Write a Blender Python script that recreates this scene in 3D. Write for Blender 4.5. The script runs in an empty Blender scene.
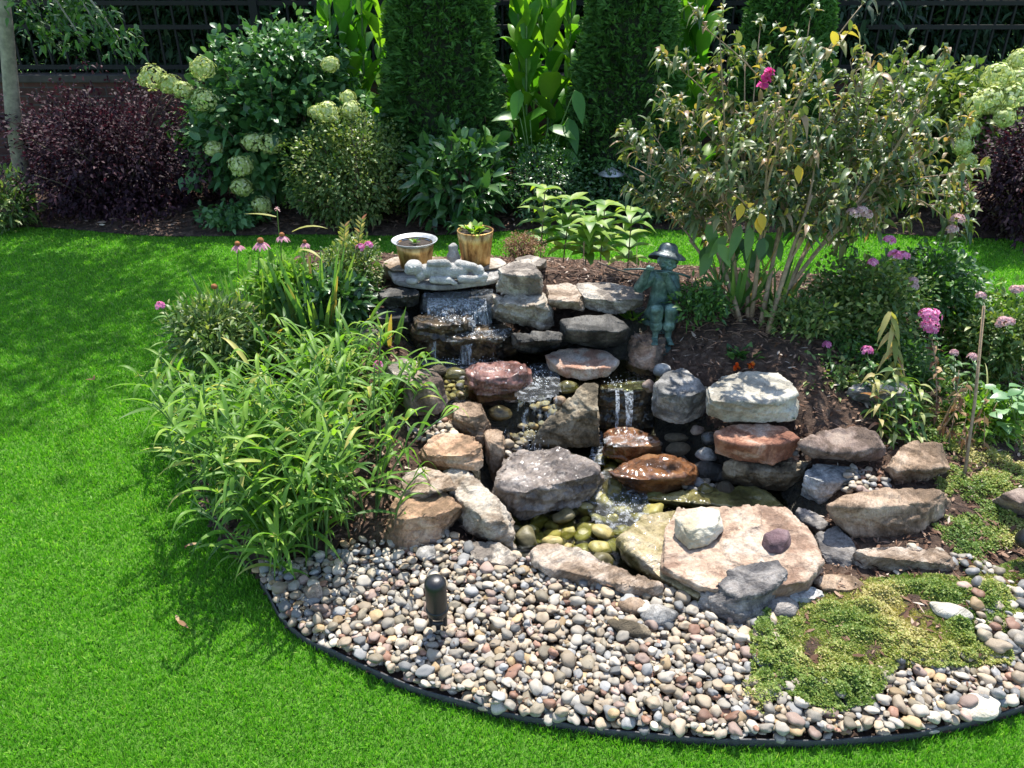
import bpy, bmesh, math, random
import numpy as np
from mathutils import Vector, Matrix, noise, Euler

R = math.radians
sc = bpy.context.scene
COL = sc.collection
rng = np.random.default_rng(7)
random.seed(7)

# ---------------------------------------------------------------- camera
FPX = 770.0; CAMZ = 1.65; PITCH = R(28)
cam = bpy.data.cameras.new('camera'); camo = bpy.data.objects.new('camera', cam); COL.objects.link(camo)
cam.sensor_width = 36; cam.lens = 36*FPX/1024; cam.clip_start = 0.05; cam.clip_end = 500
camo.location = (0, 0, CAMZ); camo.rotation_euler = (math.pi/2-PITCH, 0, 0)
sc.camera = camo

# ---------------------------------------------------------------- sky and sun
SUN_EL = R(63); SUN_AZ = R(14)          # azimuth measured from +Y towards +X: the sun stands behind the pond
w = bpy.data.worlds.new('World'); sc.world = w; w.use_nodes = True
nt = w.node_tree; bg = nt.nodes['Background']
sky = nt.nodes.new('ShaderNodeTexSky'); sky.sky_type = 'NISHITA'; sky.sun_disc = False
sky.sun_elevation = SUN_EL; sky.sun_rotation = SUN_AZ
nt.links.new(sky.outputs[0], bg.inputs[0]); bg.inputs[1].default_value = 0.15
sl = bpy.data.lights.new('sun', 'SUN'); sl.energy = 4.1; sl.angle = R(0.5); sl.color = (1, 0.95, 0.87)
so = bpy.data.objects.new('sun', sl); COL.objects.link(so); so.location = (2, 8, 12)
sdir = Vector((math.sin(SUN_AZ)*math.cos(SUN_EL), math.cos(SUN_AZ)*math.cos(SUN_EL), math.sin(SUN_EL)))
so.rotation_euler = sdir.to_track_quat('Z', 'Y').to_euler()
sc.view_settings.view_transform = 'Standard'; sc.view_settings.look = 'None'
sc.view_settings.exposure = 1.12; sc.view_settings.gamma = 1; sc.view_settings.use_curve_mapping = False
sc.cycles.max_bounces = 7; sc.cycles.transparent_max_bounces = 12; sc.cycles.transmission_bounces = 4
sc.cycles.diffuse_bounces = 4; sc.cycles.caustics_reflective = False; sc.cycles.caustics_refractive = False

# ---------------------------------------------------------------- pixel helpers
cp, sp = math.cos(PITCH), math.sin(PITCH)
def ray(px, py):
    dx = (px-512)/FPX; dy = (384-py)/FPX
    return Vector((dx, cp+dy*sp, -sp+dy*cp))
def W(px, py, z=0.0):
    d = ray(px, py); t = (z-CAMZ)/d.z
    return Vector((d.x*t, d.y*t, z))
def WY(px, py, Y):
    d = ray(px, py); t = Y/d.y
    return Vector((d.x*t, Y, CAMZ+d.z*t))
def proj(x, y, z):
    vy = y*cp-(z-CAMZ)*sp; vu = y*sp+(z-CAMZ)*cp
    return 512+FPX*x/vy, 384-FPX*vu/vy

# ---------------------------------------------------------------- object helpers
def tag(o, label=None, cat=None, group=None, kind=None):
    if label: o['label'] = label
    if cat: o['category'] = cat
    if group: o['group'] = group
    if kind: o['kind'] = kind
    return o
def empty(name, label, cat, loc, group=None):
    o = bpy.data.objects.new(name, None); COL.objects.link(o); o.location = loc
    o.empty_display_size = 0.05
    return tag(o, label, cat, group)
def origin(o):
    v = Vector((0, 0, 0))
    while o is not None:
        v += o.location; o = o.parent
    return v
def np_mesh(name, V, F=None, mats=(), smooth=True, tint=None, Q=None, fmat=None):
    """V (n,3); F list-of-arrays of faces each (k,m)"""
    me = bpy.data.meshes.new(name)
    V = np.asarray(V, dtype=np.float32)
    me.vertices.add(len(V)); me.vertices.foreach_set('co', V.ravel())
    Fs = [np.asarray(f, dtype=np.int32) for f in F if len(f)]
    nl = sum(f.size for f in Fs); nf = sum(len(f) for f in Fs)
    me.loops.add(nl); me.loops.foreach_set('vertex_index', np.concatenate([f.ravel() for f in Fs]))
    me.polygons.add(nf)
    tot = np.concatenate([np.full(len(f), f.shape[1], dtype=np.int32) for f in Fs])
    st = np.concatenate([[0], np.cumsum(tot)[:-1]]).astype(np.int32)
    me.polygons.foreach_set('loop_start', st)
    if smooth: me.polygons.foreach_set('use_smooth', np.ones(nf, dtype=bool))
    if fmat is not None: me.polygons.foreach_set('material_index', np.asarray(fmat, dtype=np.int32))
    if tint is not None:
        a = me.attributes.new('tint', 'FLOAT', 'POINT'); a.data.foreach_set('value', np.asarray(tint, dtype=np.float32))
    for m in (mats if isinstance(mats, (list, tuple)) else [mats]): me.materials.append(m)
    me.update(calc_edges=True); me.validate()
    return me
def mobj(name, me, parent=None, loc=None):
    o = bpy.data.objects.new(name, me); COL.objects.link(o)
    if parent: o.parent = parent
    if loc is not None: o.location = loc
    return o
def copy_tree(o, parent=None):
    c = o.copy(); COL.objects.link(c)
    if parent is not None: c.parent = parent
    for ch in list(o.children): copy_tree(ch, c)
    return c

class Leaves:
    """collects leaf blades; builds them as one mesh"""
    def __init__(s): s.P = []; s.D = []; s.N = []; s.L = []; s.Wd = []; s.dr = []; s.t = []
    def add(s, P, D, N, L, Wd, droop=0.2, t=None):
        s.P.append(P); s.D.append(D); s.N.append(N); s.L.append(L); s.Wd.append(Wd); s.dr.append(droop)
        s.t.append(random.random() if t is None else t)
    def extend(s, P, D, N, L, Wd, dr, t):
        s.P.extend(P); s.D.extend(D); s.N.extend(N); s.L.extend(L); s.Wd.extend(Wd); s.dr.extend(dr); s.t.extend(t)
    def build(s, name, mat, parent=None, prof='ovate', n=4, fold=0.12, cols=3):
        P = np.array([tuple(p) for p in s.P]); D = np.array([tuple(p) for p in s.D]); N = np.array([tuple(p) for p in s.N])
        L = np.array(s.L)[:, None]; Wd = np.array(s.Wd)[:, None]; dr = np.array(s.dr)[:, None]; T = np.array(s.t)
        D = D/np.linalg.norm(D, axis=1, keepdims=True)
        S = np.cross(D, N); ln = np.linalg.norm(S, axis=1, keepdims=True)
        S = np.where(ln < 1e-4, np.array([[1.0, 0, 0]]), S/np.maximum(ln, 1e-6)); U = np.cross(S, D)
        ss = np.linspace(0, 1, n+1)
        if prof == 'ovate': wp = np.sin(np.pi*np.clip(ss, 0, 1)**0.75)**0.9*0.98+0.02
        elif prof == 'lance': wp = np.clip(np.sin(np.pi*(0.12+0.88*ss)**0.8), 0.03, 1)
        elif prof == 'strap': wp = np.clip(1.08-ss**2.5, 0.04, 1)*np.clip(0.5+ss*4, 0, 1)
        elif prof == 'petal': wp = np.clip(np.sin(np.pi*(0.1+0.8*ss**1.3)), 0.1, 1)
        elif prof == 'obov': wp = np.clip(np.sin(np.pi*ss**1.6), 0.05, 1)
        k = len(P); rows = []
        for i, a in enumerate(ss):
            c = P+L*D*a - np.array([[0, 0, 1.0]])*L*dr*a*a + D*0
            c = c - D*L*dr*dr*0.35*a*a
            hw = Wd*wp[i]*0.5
            if cols == 3: rows.append(np.stack([c-S*hw+U*hw*fold*2, c, c+S*hw+U*hw*fold*2], 1))
            else: rows.append(np.stack([c-S*hw, c+S*hw], 1))
        V = np.stack(rows, 1)                       # k, n+1, cols, 3
        nv = (n+1)*cols
        V = V.reshape(k*nv, 3) - np.array(tuple(origin(parent)))[None]
        b = (np.arange(k)*nv)[:, None]
        q = []
        for i in range(n):
            for c in range(cols-1):
                a0 = i*cols+c
                q.append(np.stack([b[:, 0]+a0, b[:, 0]+a0+1, b[:, 0]+a0+cols+1, b[:, 0]+a0+cols], 1))
        Q = np.concatenate(q, 0)
        me = np_mesh(name, V, [Q], mat, True, np.repeat(T, nv))
        return mobj(name, me, parent)

class Tubes:
    def __init__(s): s.V = []; s.F = []; s.T = []; s.n = 0
    def add(s, pts, r0, r1, sides=5, cap=True, t=None):
        pts = [Vector(p) for p in pts]; m = len(pts); t = random.random() if t is None else t
        base = s.n; up = Vector((0.31, 0.17, 0.93))
        for i, p in enumerate(pts):
            d = (pts[min(i+1, m-1)]-pts[max(i-1, 0)]).normalized()
            a = d.cross(up)
            if a.length < 0.05: a = d.cross(Vector((1, 0, 0)))
            a.normalize(); b = d.cross(a)
            r = r0(i/(m-1)) if callable(r0) else r0+(r1-r0)*i/(m-1)
            for k in range(sides):
                an = 2*math.pi*k/sides
                s.V.append(p+a*(math.cos(an)*r)+b*(math.sin(an)*r)); s.T.append(t)
        for i in range(m-1):
            for k in range(sides):
                k2 = (k+1) % sides
                s.F.append((base+i*sides+k, base+i*sides+k2, base+(i+1)*sides+k2, base+(i+1)*sides+k))
        s.n += m*sides
        if cap:
            s.V.append(pts[-1]); s.T.append(t); s.V.append(pts[0]); s.T.append(t)
            for k in range(sides):
                k2 = (k+1) % sides
                s.F.append((base+(m-1)*sides+k, base+(m-1)*sides+k2, s.n, s.n)); s.F.append((base+k2, base+k, s.n+1, s.n+1))
            s.n += 2
    def build(s, name, mat, parent=None):
        o = origin(parent)
        V = np.array([tuple(v-o) for v in s.V])
        q = [f for f in s.F if f[2] != f[3]]; t = [f[:3] for f in s.F if f[2] == f[3]]
        return mobj(name, np_mesh(name, V, [np.array(q), np.array(t)] if t else [np.array(q)], mat, True, s.T), parent)

def bez(a, b, c, n=6):
    a, b, c = Vector(a), Vector(b), Vector(c)
    return [a*(1-t)**2+b*2*t*(1-t)+c*t*t for t in [i/n for i in range(n+1)]]

def from_bm(name, bm, mats, parent=None, smooth=True, rel=True):
    if parent is not None and rel:
        o = origin(parent); bmesh.ops.translate(bm, vec=-o, verts=bm.verts)
    me = bpy.data.meshes.new(name); bm.to_mesh(me); bm.free()
    for p in me.polygons: p.use_smooth = smooth
    for m in (mats if isinstance(mats, (list, tuple)) else [mats]): me.materials.append(m)
    return mobj(name, me, parent)

def voxel(bm, size, smooth=2):
    """remesh a bmesh into one continuous skin, returns (V, F list)"""
    me = bpy.data.meshes.new('tmp'); bm.to_mesh(me); bm.free()
    o = bpy.data.objects.new('tmp', me); COL.objects.link(o)
    md = o.modifiers.new('r', 'REMESH'); md.mode = 'VOXEL'; md.voxel_size = size
    dg = bpy.context.evaluated_depsgraph_get(); ev = o.evaluated_get(dg)
    m2 = bpy.data.meshes.new_from_object(ev)
    V = np.zeros(len(m2.vertices)*3, dtype=np.float32); m2.vertices.foreach_get('co', V); V = V.reshape(-1, 3)
    E = np.zeros(len(m2.edges)*2, dtype=np.int32); m2.edges.foreach_get('vertices', E); E = E.reshape(-1, 2)
    bpy.data.objects.remove(o); bpy.data.meshes.remove(me)
    for _ in range(smooth): V = lap(V, E)
    m2.vertices.foreach_set('co', V.ravel()); m2.update()
    return m2, V, E
def lap(V, E, f=0.6):
    acc = np.zeros_like(V); cnt = np.zeros(len(V))
    np.add.at(acc, E[:, 0], V[E[:, 1]]); np.add.at(acc, E[:, 1], V[E[:, 0]])
    np.add.at(cnt, E[:, 0], 1); np.add.at(cnt, E[:, 1], 1)
    return (V*(1-f)+f*acc/np.maximum(cnt, 1)[:, None]).astype(np.float32)

# ---------------------------------------------------------------- materials
MATS = {}
def newmat(name):
    m = bpy.data.materials.new(name); m.use_nodes = True
    return m, m.node_tree, m.node_tree.nodes['Principled BSDF']
def N_(nt, t, **k):
    n = nt.nodes.new(t)
    for a, b in k.items(): setattr(n, a, b)
    return n
def ramp(nt, stops, src):
    r = nt.nodes.new('ShaderNodeValToRGB'); e = r.color_ramp.elements
    while len(e) > 1: e.remove(e[0])
    e[0].position = stops[0][0]; e[0].color = (*stops[0][1], 1)
    for p, c in stops[1:]:
        x = e.new(p); x.color = (*c, 1)
    nt.links.new(src, r.inputs[0]); return r.outputs[0]
def rgb_mix(nt, fac, a, b, blend='MIX'):
    m = nt.nodes.new('ShaderNodeMix'); m.data_type = 'RGBA'; m.blend_type = blend
    for s, v in ((m.inputs[0], fac), (m.inputs[6], a), (m.inputs[7], b)):
        if hasattr(v, 'is_linked') or hasattr(v, 'links'): nt.links.new(v, s)
        elif isinstance(v, (int, float)): s.default_value = v
        else: s.default_value = (*v, 1)
    return m.outputs[2]
def noise_tex(nt, scale, detail=4, rough=0.55, vec=None, out=0, dist=0):
    n = nt.nodes.new('ShaderNodeTexNoise'); n.inputs['Scale'].default_value = scale
    n.inputs['Detail'].default_value = detail; n.inputs['Roughness'].default_value = rough; n.inputs['Distortion'].default_value = dist
    if vec is not None: nt.links.new(vec, n.inputs['Vector'])
    return n.outputs[out]
def bump(nt, b, h, strength=0.4, dist=0.01, chain=None):
    n = nt.nodes.new('ShaderNodeBump'); n.inputs['Strength'].default_value = strength; n.inputs['Distance'].default_value = dist
    nt.links.new(h, n.inputs['Height'])
    if chain: nt.links.new(chain, n.inputs['Normal'])
    nt.links.new(n.outputs[0], b.inputs['Normal']); return n.outputs[0]
def plain(name, c, rough=0.6, metal=0.0, nscale=30, var=0.25, bmp=0.2):
    if name in MATS: return MATS[name]
    m, nt, b = newmat(name)
    tc = N_(nt, 'ShaderNodeTexCoord').outputs['Object']
    f = noise_tex(nt, nscale, 5, 0.6, tc)
    col = ramp(nt, [(0.3, tuple(x*(1-var) for x in c)), (0.7, tuple(min(1, x*(1+var)) for x in c))], f)
    nt.links.new(col, b.inputs['Base Color']); b.inputs['Roughness'].default_value = rough; b.inputs['Metallic'].default_value = metal
    if bmp: bump(nt, b, noise_tex(nt, nscale*3, 4, 0.6, tc), bmp, 0.004)
    MATS[name] = m; return m
def leafmat(name, stops, rough=0.45, trans=0.35, tcol=None, spec=0.5, bmps=0.15):
    if name in MATS: return MATS[name]
    m, nt, b = newmat(name)
    a = N_(nt, 'ShaderNodeAttribute', attribute_name='tint')
    tc = N_(nt, 'ShaderNodeTexCoord').outputs['Object']
    f = noise_tex(nt, 45, 3, 0.6, tc)
    ad = N_(nt, 'ShaderNodeMath', operation='MULTIPLY_ADD'); nt.links.new(f, ad.inputs[0]); ad.inputs[1].default_value = 0.3
    sb = N_(nt, 'ShaderNodeMath', operation='SUBTRACT'); nt.links.new(a.outputs['Fac'], sb.inputs[0]); sb.inputs[1].default_value = 0.15
    nt.links.new(sb.outputs[0], ad.inputs[2])
    col = ramp(nt, stops, ad.outputs[0])
    nt.links.new(col, b.inputs['Base Color']); b.inputs['Roughness'].default_value = rough
    b.inputs['Specular IOR Level'].default_value = spec
    if bmps: bump(nt, b, noise_tex(nt, 160, 2, 0.5, tc), bmps, 0.002)
    tr = N_(nt, 'ShaderNodeBsdfTranslucent')
    tm = rgb_mix(nt, 1.0, col, tcol or (1.5, 1.6, 0.7), 'MULTIPLY'); nt.links.new(tm, tr.inputs[0])
    mx = N_(nt, 'ShaderNodeMixShader'); mx.inputs[0].default_value = trans
    nt.links.new(b.outputs[0], mx.inputs[1]); nt.links.new(tr.outputs[0], mx.inputs[2])
    nt.links.new(mx.outputs[0], nt.nodes['Material Output'].inputs[0])
    MATS[name] = m; return m

def rockmat(name, c1, c2, c3, scale=7, rough=0.8, wet=0.0, strata=0.0, seed=0, algae=None, spk=0.5):
    m, nt, b = newmat(name)
    tc = N_(nt, 'ShaderNodeTexCoord').outputs['Object']
    mp = N_(nt, 'ShaderNodeMapping'); nt.links.new(tc, mp.inputs[0])
    mp.inputs['Location'].default_value = (seed*3.7, seed*1.3, -seed*2.1)
    mp.inputs['Rotation'].default_value = (0.3*seed, 0.15*seed, 0.5*seed)
    v = mp.outputs[0]
    mp2 = N_(nt, 'ShaderNodeMapping'); nt.links.new(v, mp2.inputs[0]); mp2.inputs['Scale'].default_value = (1, 1.6, 7)
    n1 = noise_tex(nt, scale, 6, 0.62, v, dist=0.6)
    n2 = noise_tex(nt, scale*0.9, 5, 0.65, mp2.outputs[0], dist=0.4)
    c = ramp(nt, [(0.34, tuple(x*.8 for x in c1)), (0.44, c1), (0.53, c2), (0.64, c3)], n1)
    st = ramp(nt, [(0.33, (0.5, 0.47, 0.44)), (0.47, (1, 1, 1)), (0.53, (0.7, 0.66, 0.62)), (0.6, (1.05, 1.03, 1.0)), (0.7, (1.2, 1.16, 1.1))], n2)
    c = rgb_mix(nt, min(1, 0.35+strata*0.7), c, st, 'MULTIPLY')
    n3 = noise_tex(nt, scale*14, 5, 0.75, v)
    sp_ = ramp(nt, [(0.36, (0.5, 0.48, 0.46)), (0.5, (1.05, 1.05, 1.05)), (0.68, (1.4, 1.37, 1.33))], n3)
    c = rgb_mix(nt, spk, c, sp_, 'MULTIPLY')
    # thin dark fissures
    vo = N_(nt, 'ShaderNodeTexVoronoi', feature='DISTANCE_TO_EDGE'); vo.inputs['Scale'].default_value = scale*0.9
    wv = noise_tex(nt, scale*1.5, 4, 0.6, v, out=1)
    vm = rgb_mix(nt, 0.18, v, wv); nt.links.new(vm, vo.inputs['Vector'])
    cr = ramp(nt, [(0.0, (0.45, 0.42, 0.4)), (0.02, (1, 1, 1))], vo.outputs['Distance'])
    c = rgb_mix(nt, 0.45, c, cr, 'MULTIPLY')
    if algae:
        acol, az, ax = algae          # algae coat on the part of the stone that sits near the water
        sx = N_(nt, 'ShaderNodeSeparateXYZ'); nt.links.new(tc, sx.inputs[0])
        s1 = N_(nt, 'ShaderNodeMath', operation='MULTIPLY_ADD'); nt.links.new(sx.outputs[0], s1.inputs[0]); s1.inputs[1].default_value = -ax
        s2 = N_(nt, 'ShaderNodeMath', operation='MULTIPLY_ADD'); nt.links.new(sx.outputs[2], s2.inputs[0]); s2.inputs[1].default_value = -az[0]; s2.inputs[2].default_value = az[1]
        nt.links.new(s2.outputs[0], s1.inputs[2])
        s3 = N_(nt, 'ShaderNodeMath', operation='MULTIPLY_ADD'); nt.links.new(n1, s3.inputs[0]); s3.inputs[1].default_value = 1.2; nt.links.new(s1.outputs[0], s3.inputs[2])
        ff = N_(nt, 'ShaderNodeClamp'); nt.links.new(s3.outputs[0], ff.inputs[0])
        c = rgb_mix(nt, ff.outputs[0], c, acol)
    nt.links.new(c, b.inputs['Base Color'])
    b.inputs['Roughness'].default_value = rough; b.inputs['Specular IOR Level'].default_value = 0.35
    if wet: b.inputs['Roughness'].default_value = 0.3; b.inputs['Coat Weight'].default_value = wet; b.inputs['Coat Roughness'].default_value = 0.08
    ch = bump(nt, b, n2, 0.8, 0.018)
    ch = bump(nt, b, n3, 0.8, 0.008, ch)
    bump(nt, b, cr, 0.25, 0.006, ch)
    return m

M_soil, nt_, b_ = newmat('mulch_soil')
tc_ = N_(nt_, 'ShaderNodeTexCoord').outputs['Object']
nn = noise_tex(nt_, 22, 8, 0.7, tc_)
nt_.links.new(ramp(nt_, [(0.35, (0.03, 0.017, 0.011)), (0.52, (0.10, 0.058, 0.037)), (0.68, (0.22, 0.15, 0.105))], nn), b_.inputs[0])
b_.inputs['Roughness'].default_value = 0.95
bump(nt_, b_, noise_tex(nt_, 60, 6, 0.75, tc_), 1.0, 0.03)
M_wetbed, nt_, b_ = newmat('wet_stream_bed')
tc_ = N_(nt_, 'ShaderNodeTexCoord').outputs['Object']
nt_.links.new(ramp(nt_, [(0.35, (0.012, 0.011, 0.009)), (0.6, (0.04, 0.035, 0.02)), (0.75, (0.10, 0.085, 0.05))], noise_tex(nt_, 35, 7, 0.7, tc_)), b_.inputs[0])
b_.inputs['Roughness'].default_value = 0.25
bump(nt_, b_, noise_tex(nt_, 40, 6, 0.7, tc_), 1.0, 0.02)

# ---------------------------------------------------------------- terrain
BED_PX = [(262,588),(282,622),(308,645),(345,662),(400,688),(470,710),(540,726),(620,738),(720,746),(820,747),(900,741),(960,730),(1024,712),
          (1110,680),(1190,630),(1240,560),(1250,480),(1210,400),(1130,345),(1040,322),(960,308),(880,292),(820,276),(700,268),(560,260),(430,258),(330,252),(300,256),(272,278),(240,310),(208,355),(190,420),(192,480),(215,535)]
BED = np.array([tuple(W(x, y, 0))[:2] for x, y in BED_PX])
def smooth_poly(P, n=6):
    P = np.asarray(P); m = len(P); out = []
    for i in range(m):
        p0, p1, p2, p3 = P[i-1], P[i], P[(i+1) % m], P[(i+2) % m]
        for k in range(n):
            t = k/n
            out.append(0.5*((2*p1)+(-p0+p2)*t+(2*p0-5*p1+4*p2-p3)*t*t+(-p0+3*p1-3*p2+p3)*t**3))
    return np.array(out)
BEDS = smooth_poly(BED)
def inside(poly, x, y):
    x = np.asarray(x, float); y = np.asarray(y, float); r = np.zeros(x.shape, bool)
    n = len(poly); j = n-1
    for i in range(n):
        xi, yi = poly[i]; xj, yj = poly[j]
        if yi != yj:
            c = ((yi > y) != (yj > y)) & (x < (xj-xi)*(y-yi)/(yj-yi)+xi); r ^= c
        j = i
    return r
def poly_dist(poly, x, y):
    x = np.asarray(x, float); y = np.asarray(y, float); d = np.full(x.shape, 1e9)
    n = len(poly)
    for i in range(n):
        a = poly[i-1]; b = poly[i]; ab = b-a; L2 = max(ab@ab, 1e-12)
        t = np.clip(((x-a[0])*ab[0]+(y-a[1])*ab[1])/L2, 0, 1)
        d = np.minimum(d, np.hypot(x-a[0]-t*ab[0], y-a[1]-t*ab[1]))
    return d
CP = [  # px, py, z of the ground surface
 (450,650,.02),(600,680,.02),(750,700,.02),(900,700,.02),(330,610,.02),(400,590,.03),(550,600,.03),(680,640,.02),(480,590,.03),(950,660,.04),(850,640,.05),(1000,600,.06),(900,590,.05),
 (300,500,.05),(260,430,.07),(300,400,.11),(350,450,.11),(390,560,.03),(400,500,.09),(430,450,.14),(350,360,.24),(300,340,.18),(400,400,.22),(425,425,.20),(370,300,.40),(340,290,.34),(280,300,.17),(380,340,.32),
 (530,540,-.09),(580,520,-.09),(640,510,-.09),(560,490,-.09),(620,490,-.08),(560,560,-.07),(680,500,-.07),(740,495,-.06),(600,545,-.08),(520,480,-.02),(590,455,-.03),(640,440,-.02),(680,455,.0),(780,495,-.03),
 (520,500,-.05),(490,560,.03),(640,600,.02),(580,580,.02),(790,560,.02),(820,520,.02),(850,560,.04),
 (545,420,.05),(530,400,.16),(480,375,.19),(450,385,.19),(440,360,.19),(500,350,.19),(560,380,.19),(610,370,.19),(640,375,.19),(625,400,.10),(625,420,.04),(560,350,.2),
 (460,330,.27),(430,320,.3),(470,300,.38),(420,300,.38),(445,285,.46),(445,270,.48),(520,265,.5),(420,262,.48),(480,260,.48),(570,290,.42),(640,290,.42),(600,275,.47),(560,265,.46),(640,270,.44),
 (680,350,.28),(690,370,.26),(740,360,.31),(700,330,.36),(745,320,.38),(800,330,.38),(780,290,.42),(710,290,.44),(820,370,.32),(850,400,.24),(800,410,.24),(760,400,.22),(700,430,.1),(760,450,.1),(800,460,.12),(690,470,.02),
 (860,350,.32),(900,330,.28),(900,400,.21),(950,400,.17),(1000,380,.14),(960,350,.2),(1020,430,.12),(950,450,.13),(900,450,.16),(860,470,.12),(880,490,.12),(960,490,.1),(1000,500,.1),(970,550,.07),(1100,450,.06),(1100,560,.03),(870,300,.2),(940,320,.12)]
cpw = [tuple(W(*c)) for c in CP]
for b in BED: cpw.append((b[0], b[1], 0.012))
cpw += [(0,3.8,.2),(.6,3.75,.2),(-.4,3.85,.2),(1.2,3.6,.12),(0,3.5,.42),(.5,3.5,.38)]
cpw = np.array(cpw)
def rbf_fit(P):
    X = P[:, :2]; D = np.linalg.norm(X[:, None]-X[None], axis=2); n = len(P)
    A = np.zeros((n+1, n+1)); A[:n, :n] = D-np.eye(n)*0.02; A[n, :n] = 1; A[:n, n] = 1
    return np.linalg.solve(A, np.append(P[:, 2], 0))
RW = rbf_fit(cpw)
def H(x, y):
    x = np.atleast_1d(np.asarray(x, float)); y = np.atleast_1d(np.asarray(y, float))
    out = np.empty(len(x))
    for s in range(0, len(x), 20000):
        D = np.hypot(x[s:s+20000, None]-cpw[None, :, 0], y[s:s+20000, None]-cpw[None, :, 1]); out[s:s+20000] = D@RW[:-1]+RW[-1]
    return out
def h1(x, y): return float(H([x], [y])[0])
def G(px, py):
    """point where the pixel's ray meets the ground of the bed"""
    d = ray(px, py); t = 1.2
    for i in range(400):
        t += 0.012; q = d*t
        if CAMZ+q.z < h1(q.x, q.y) or CAMZ+q.z < 0: break
    return Vector((q.x, q.y, max(CAMZ+q.z, 0)))

# lawn with an opening where the bed lies
def grid_mesh(x0, x1, y0, y1, step, zf, keep):
    xs = np.arange(x0, x1+1e-6, step); ys = np.arange(y0, y1+1e-6, step)
    X, Y = np.meshgrid(xs, ys); nx = len(xs); ny = len(ys)
    V = np.stack([X.ravel(), Y.ravel(), zf(X.ravel(), Y.ravel())], 1)
    i, j = np.meshgrid(np.arange(nx-1), np.arange(ny-1)); a = (j*nx+i).ravel()
    Q = np.stack([a, a+1, a+nx+1, a+nx], 1)
    c = V[Q].mean(1); k = keep(c[:, 0], c[:, 1]); Q = Q[k]
    u, inv = np.unique(Q, return_inverse=True)
    return V[u], inv.reshape(Q.shape)
M_lawn, nt_, b_ = newmat('turf_backing')
tc_ = N_(nt_, 'ShaderNodeTexCoord').outputs['Object']
nt_.links.new(ramp(nt_, [(0.3, (0.06, 0.18, 0.012)), (0.7, (0.12, 0.30, 0.02))], noise_tex(nt_, 90, 6, 0.7, tc_)), b_.inputs[0])
b_.inputs['Roughness'].default_value = 0.9; bump(nt_, b_, noise_tex(nt_, 200, 4, 0.7, tc_), 1, 0.01)
HOLE = lambda x, y: inside(BEDS, x, y) & (poly_dist(BEDS, x, y) > 0.12)
V, Q = grid_mesh(-4, 4, -1, 6, 0.05, lambda x, y: x*0, lambda x, y: ~HOLE(x, y))
big = [(-80,-60),(80,-60),(80,-1),(-80,-1), (-80,-1),(-4,-1),(-4,6),(-80,6), (4,-1),(80,-1),(80,6),(4,6), (-80,6),(80,6),(80,120),(-80,120)]
V = np.concatenate([V, [(a, b, 0) for a, b in big]]); n0 = len(V)-16
Q = np.concatenate([Q, [[n0+4*i+k for k in range(4)] for i in range(4)]])
tag(mobj('lawn', np_mesh('lawn', V, [Q], M_lawn)), kind='structure')

STREAM = np.array([tuple(W(x, y, z))[:2] for x, y, z in [(482,512,0),(470,470,.03),(500,440,.05),(480,410,.2),(430,400,.2),(405,345,.25),(405,290,.4),(500,285,.45),(520,330,.3),(640,345,.2),(660,385,.2),(680,420,.05),(720,460,0),(830,500,0),(820,530,0),(650,545,0),(640,600,0),(520,590,0)]])
def rough(x, y):
    return H(x, y)+np.array([0.006*noise.noise((a*30, b*30, 0))+0.012*noise.noise((a*9, b*9, 3)) for a, b in zip(x, y)])
V, Q = grid_mesh(BEDS[:,0].min()-.05, BEDS[:,0].max()+.05, BEDS[:,1].min()-.05, BEDS[:,1].max()+.05, 0.02, lambda x, y: x*0, lambda x, y: inside(BEDS, x, y))
ed = poly_dist(BEDS, V[:, 0], V[:, 1])
V[:, 2] = rough(V[:, 0], V[:, 1]); V[:, 2] = np.where(ed < 0.14, np.maximum(V[:, 2], 0.008), V[:, 2])
c = V[Q].mean(1); fm = inside(STREAM, c[:, 0], c[:, 1]).astype(int)
tag(mobj('mulch_ground', np_mesh('mulch_ground', V, [Q], [M_soil, M_wetbed], fmat=fm)), kind='structure')

# back border bed along the fence
def border(x):  # front edge
    return 5.42+0.10*np.sin(x*1.3+0.5)+0.05*np.sin(x*3.1)
xs = np.arange(-9, 9.01, 0.06); ys = np.linspace(0, 1, 50)
X, T_ = np.meshgrid(xs, ys); Y = border(X)+T_**1.3*(11-border(X))
Z = 0.008+0.06*np.clip((Y-border(X))*2, 0, 1)+np.array([0.02*noise.noise((a*7, b*7, 0)) for a, b in zip(X.ravel(), Y.ravel())]).reshape(X.shape)*np.clip((Y-border(X))*4, 0, 1)
i, j = np.meshgrid(np.arange(len(xs)-1), np.arange(49)); a = (j*len(xs)+i).ravel()
tag(mobj('border_soil', np_mesh('border_soil', np.stack([X.ravel(), Y.ravel(), Z.ravel()], 1), [np.stack([a, a+1, a+len(xs)+1, a+len(xs)], 1)], M_soil)), kind='structure')

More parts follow.
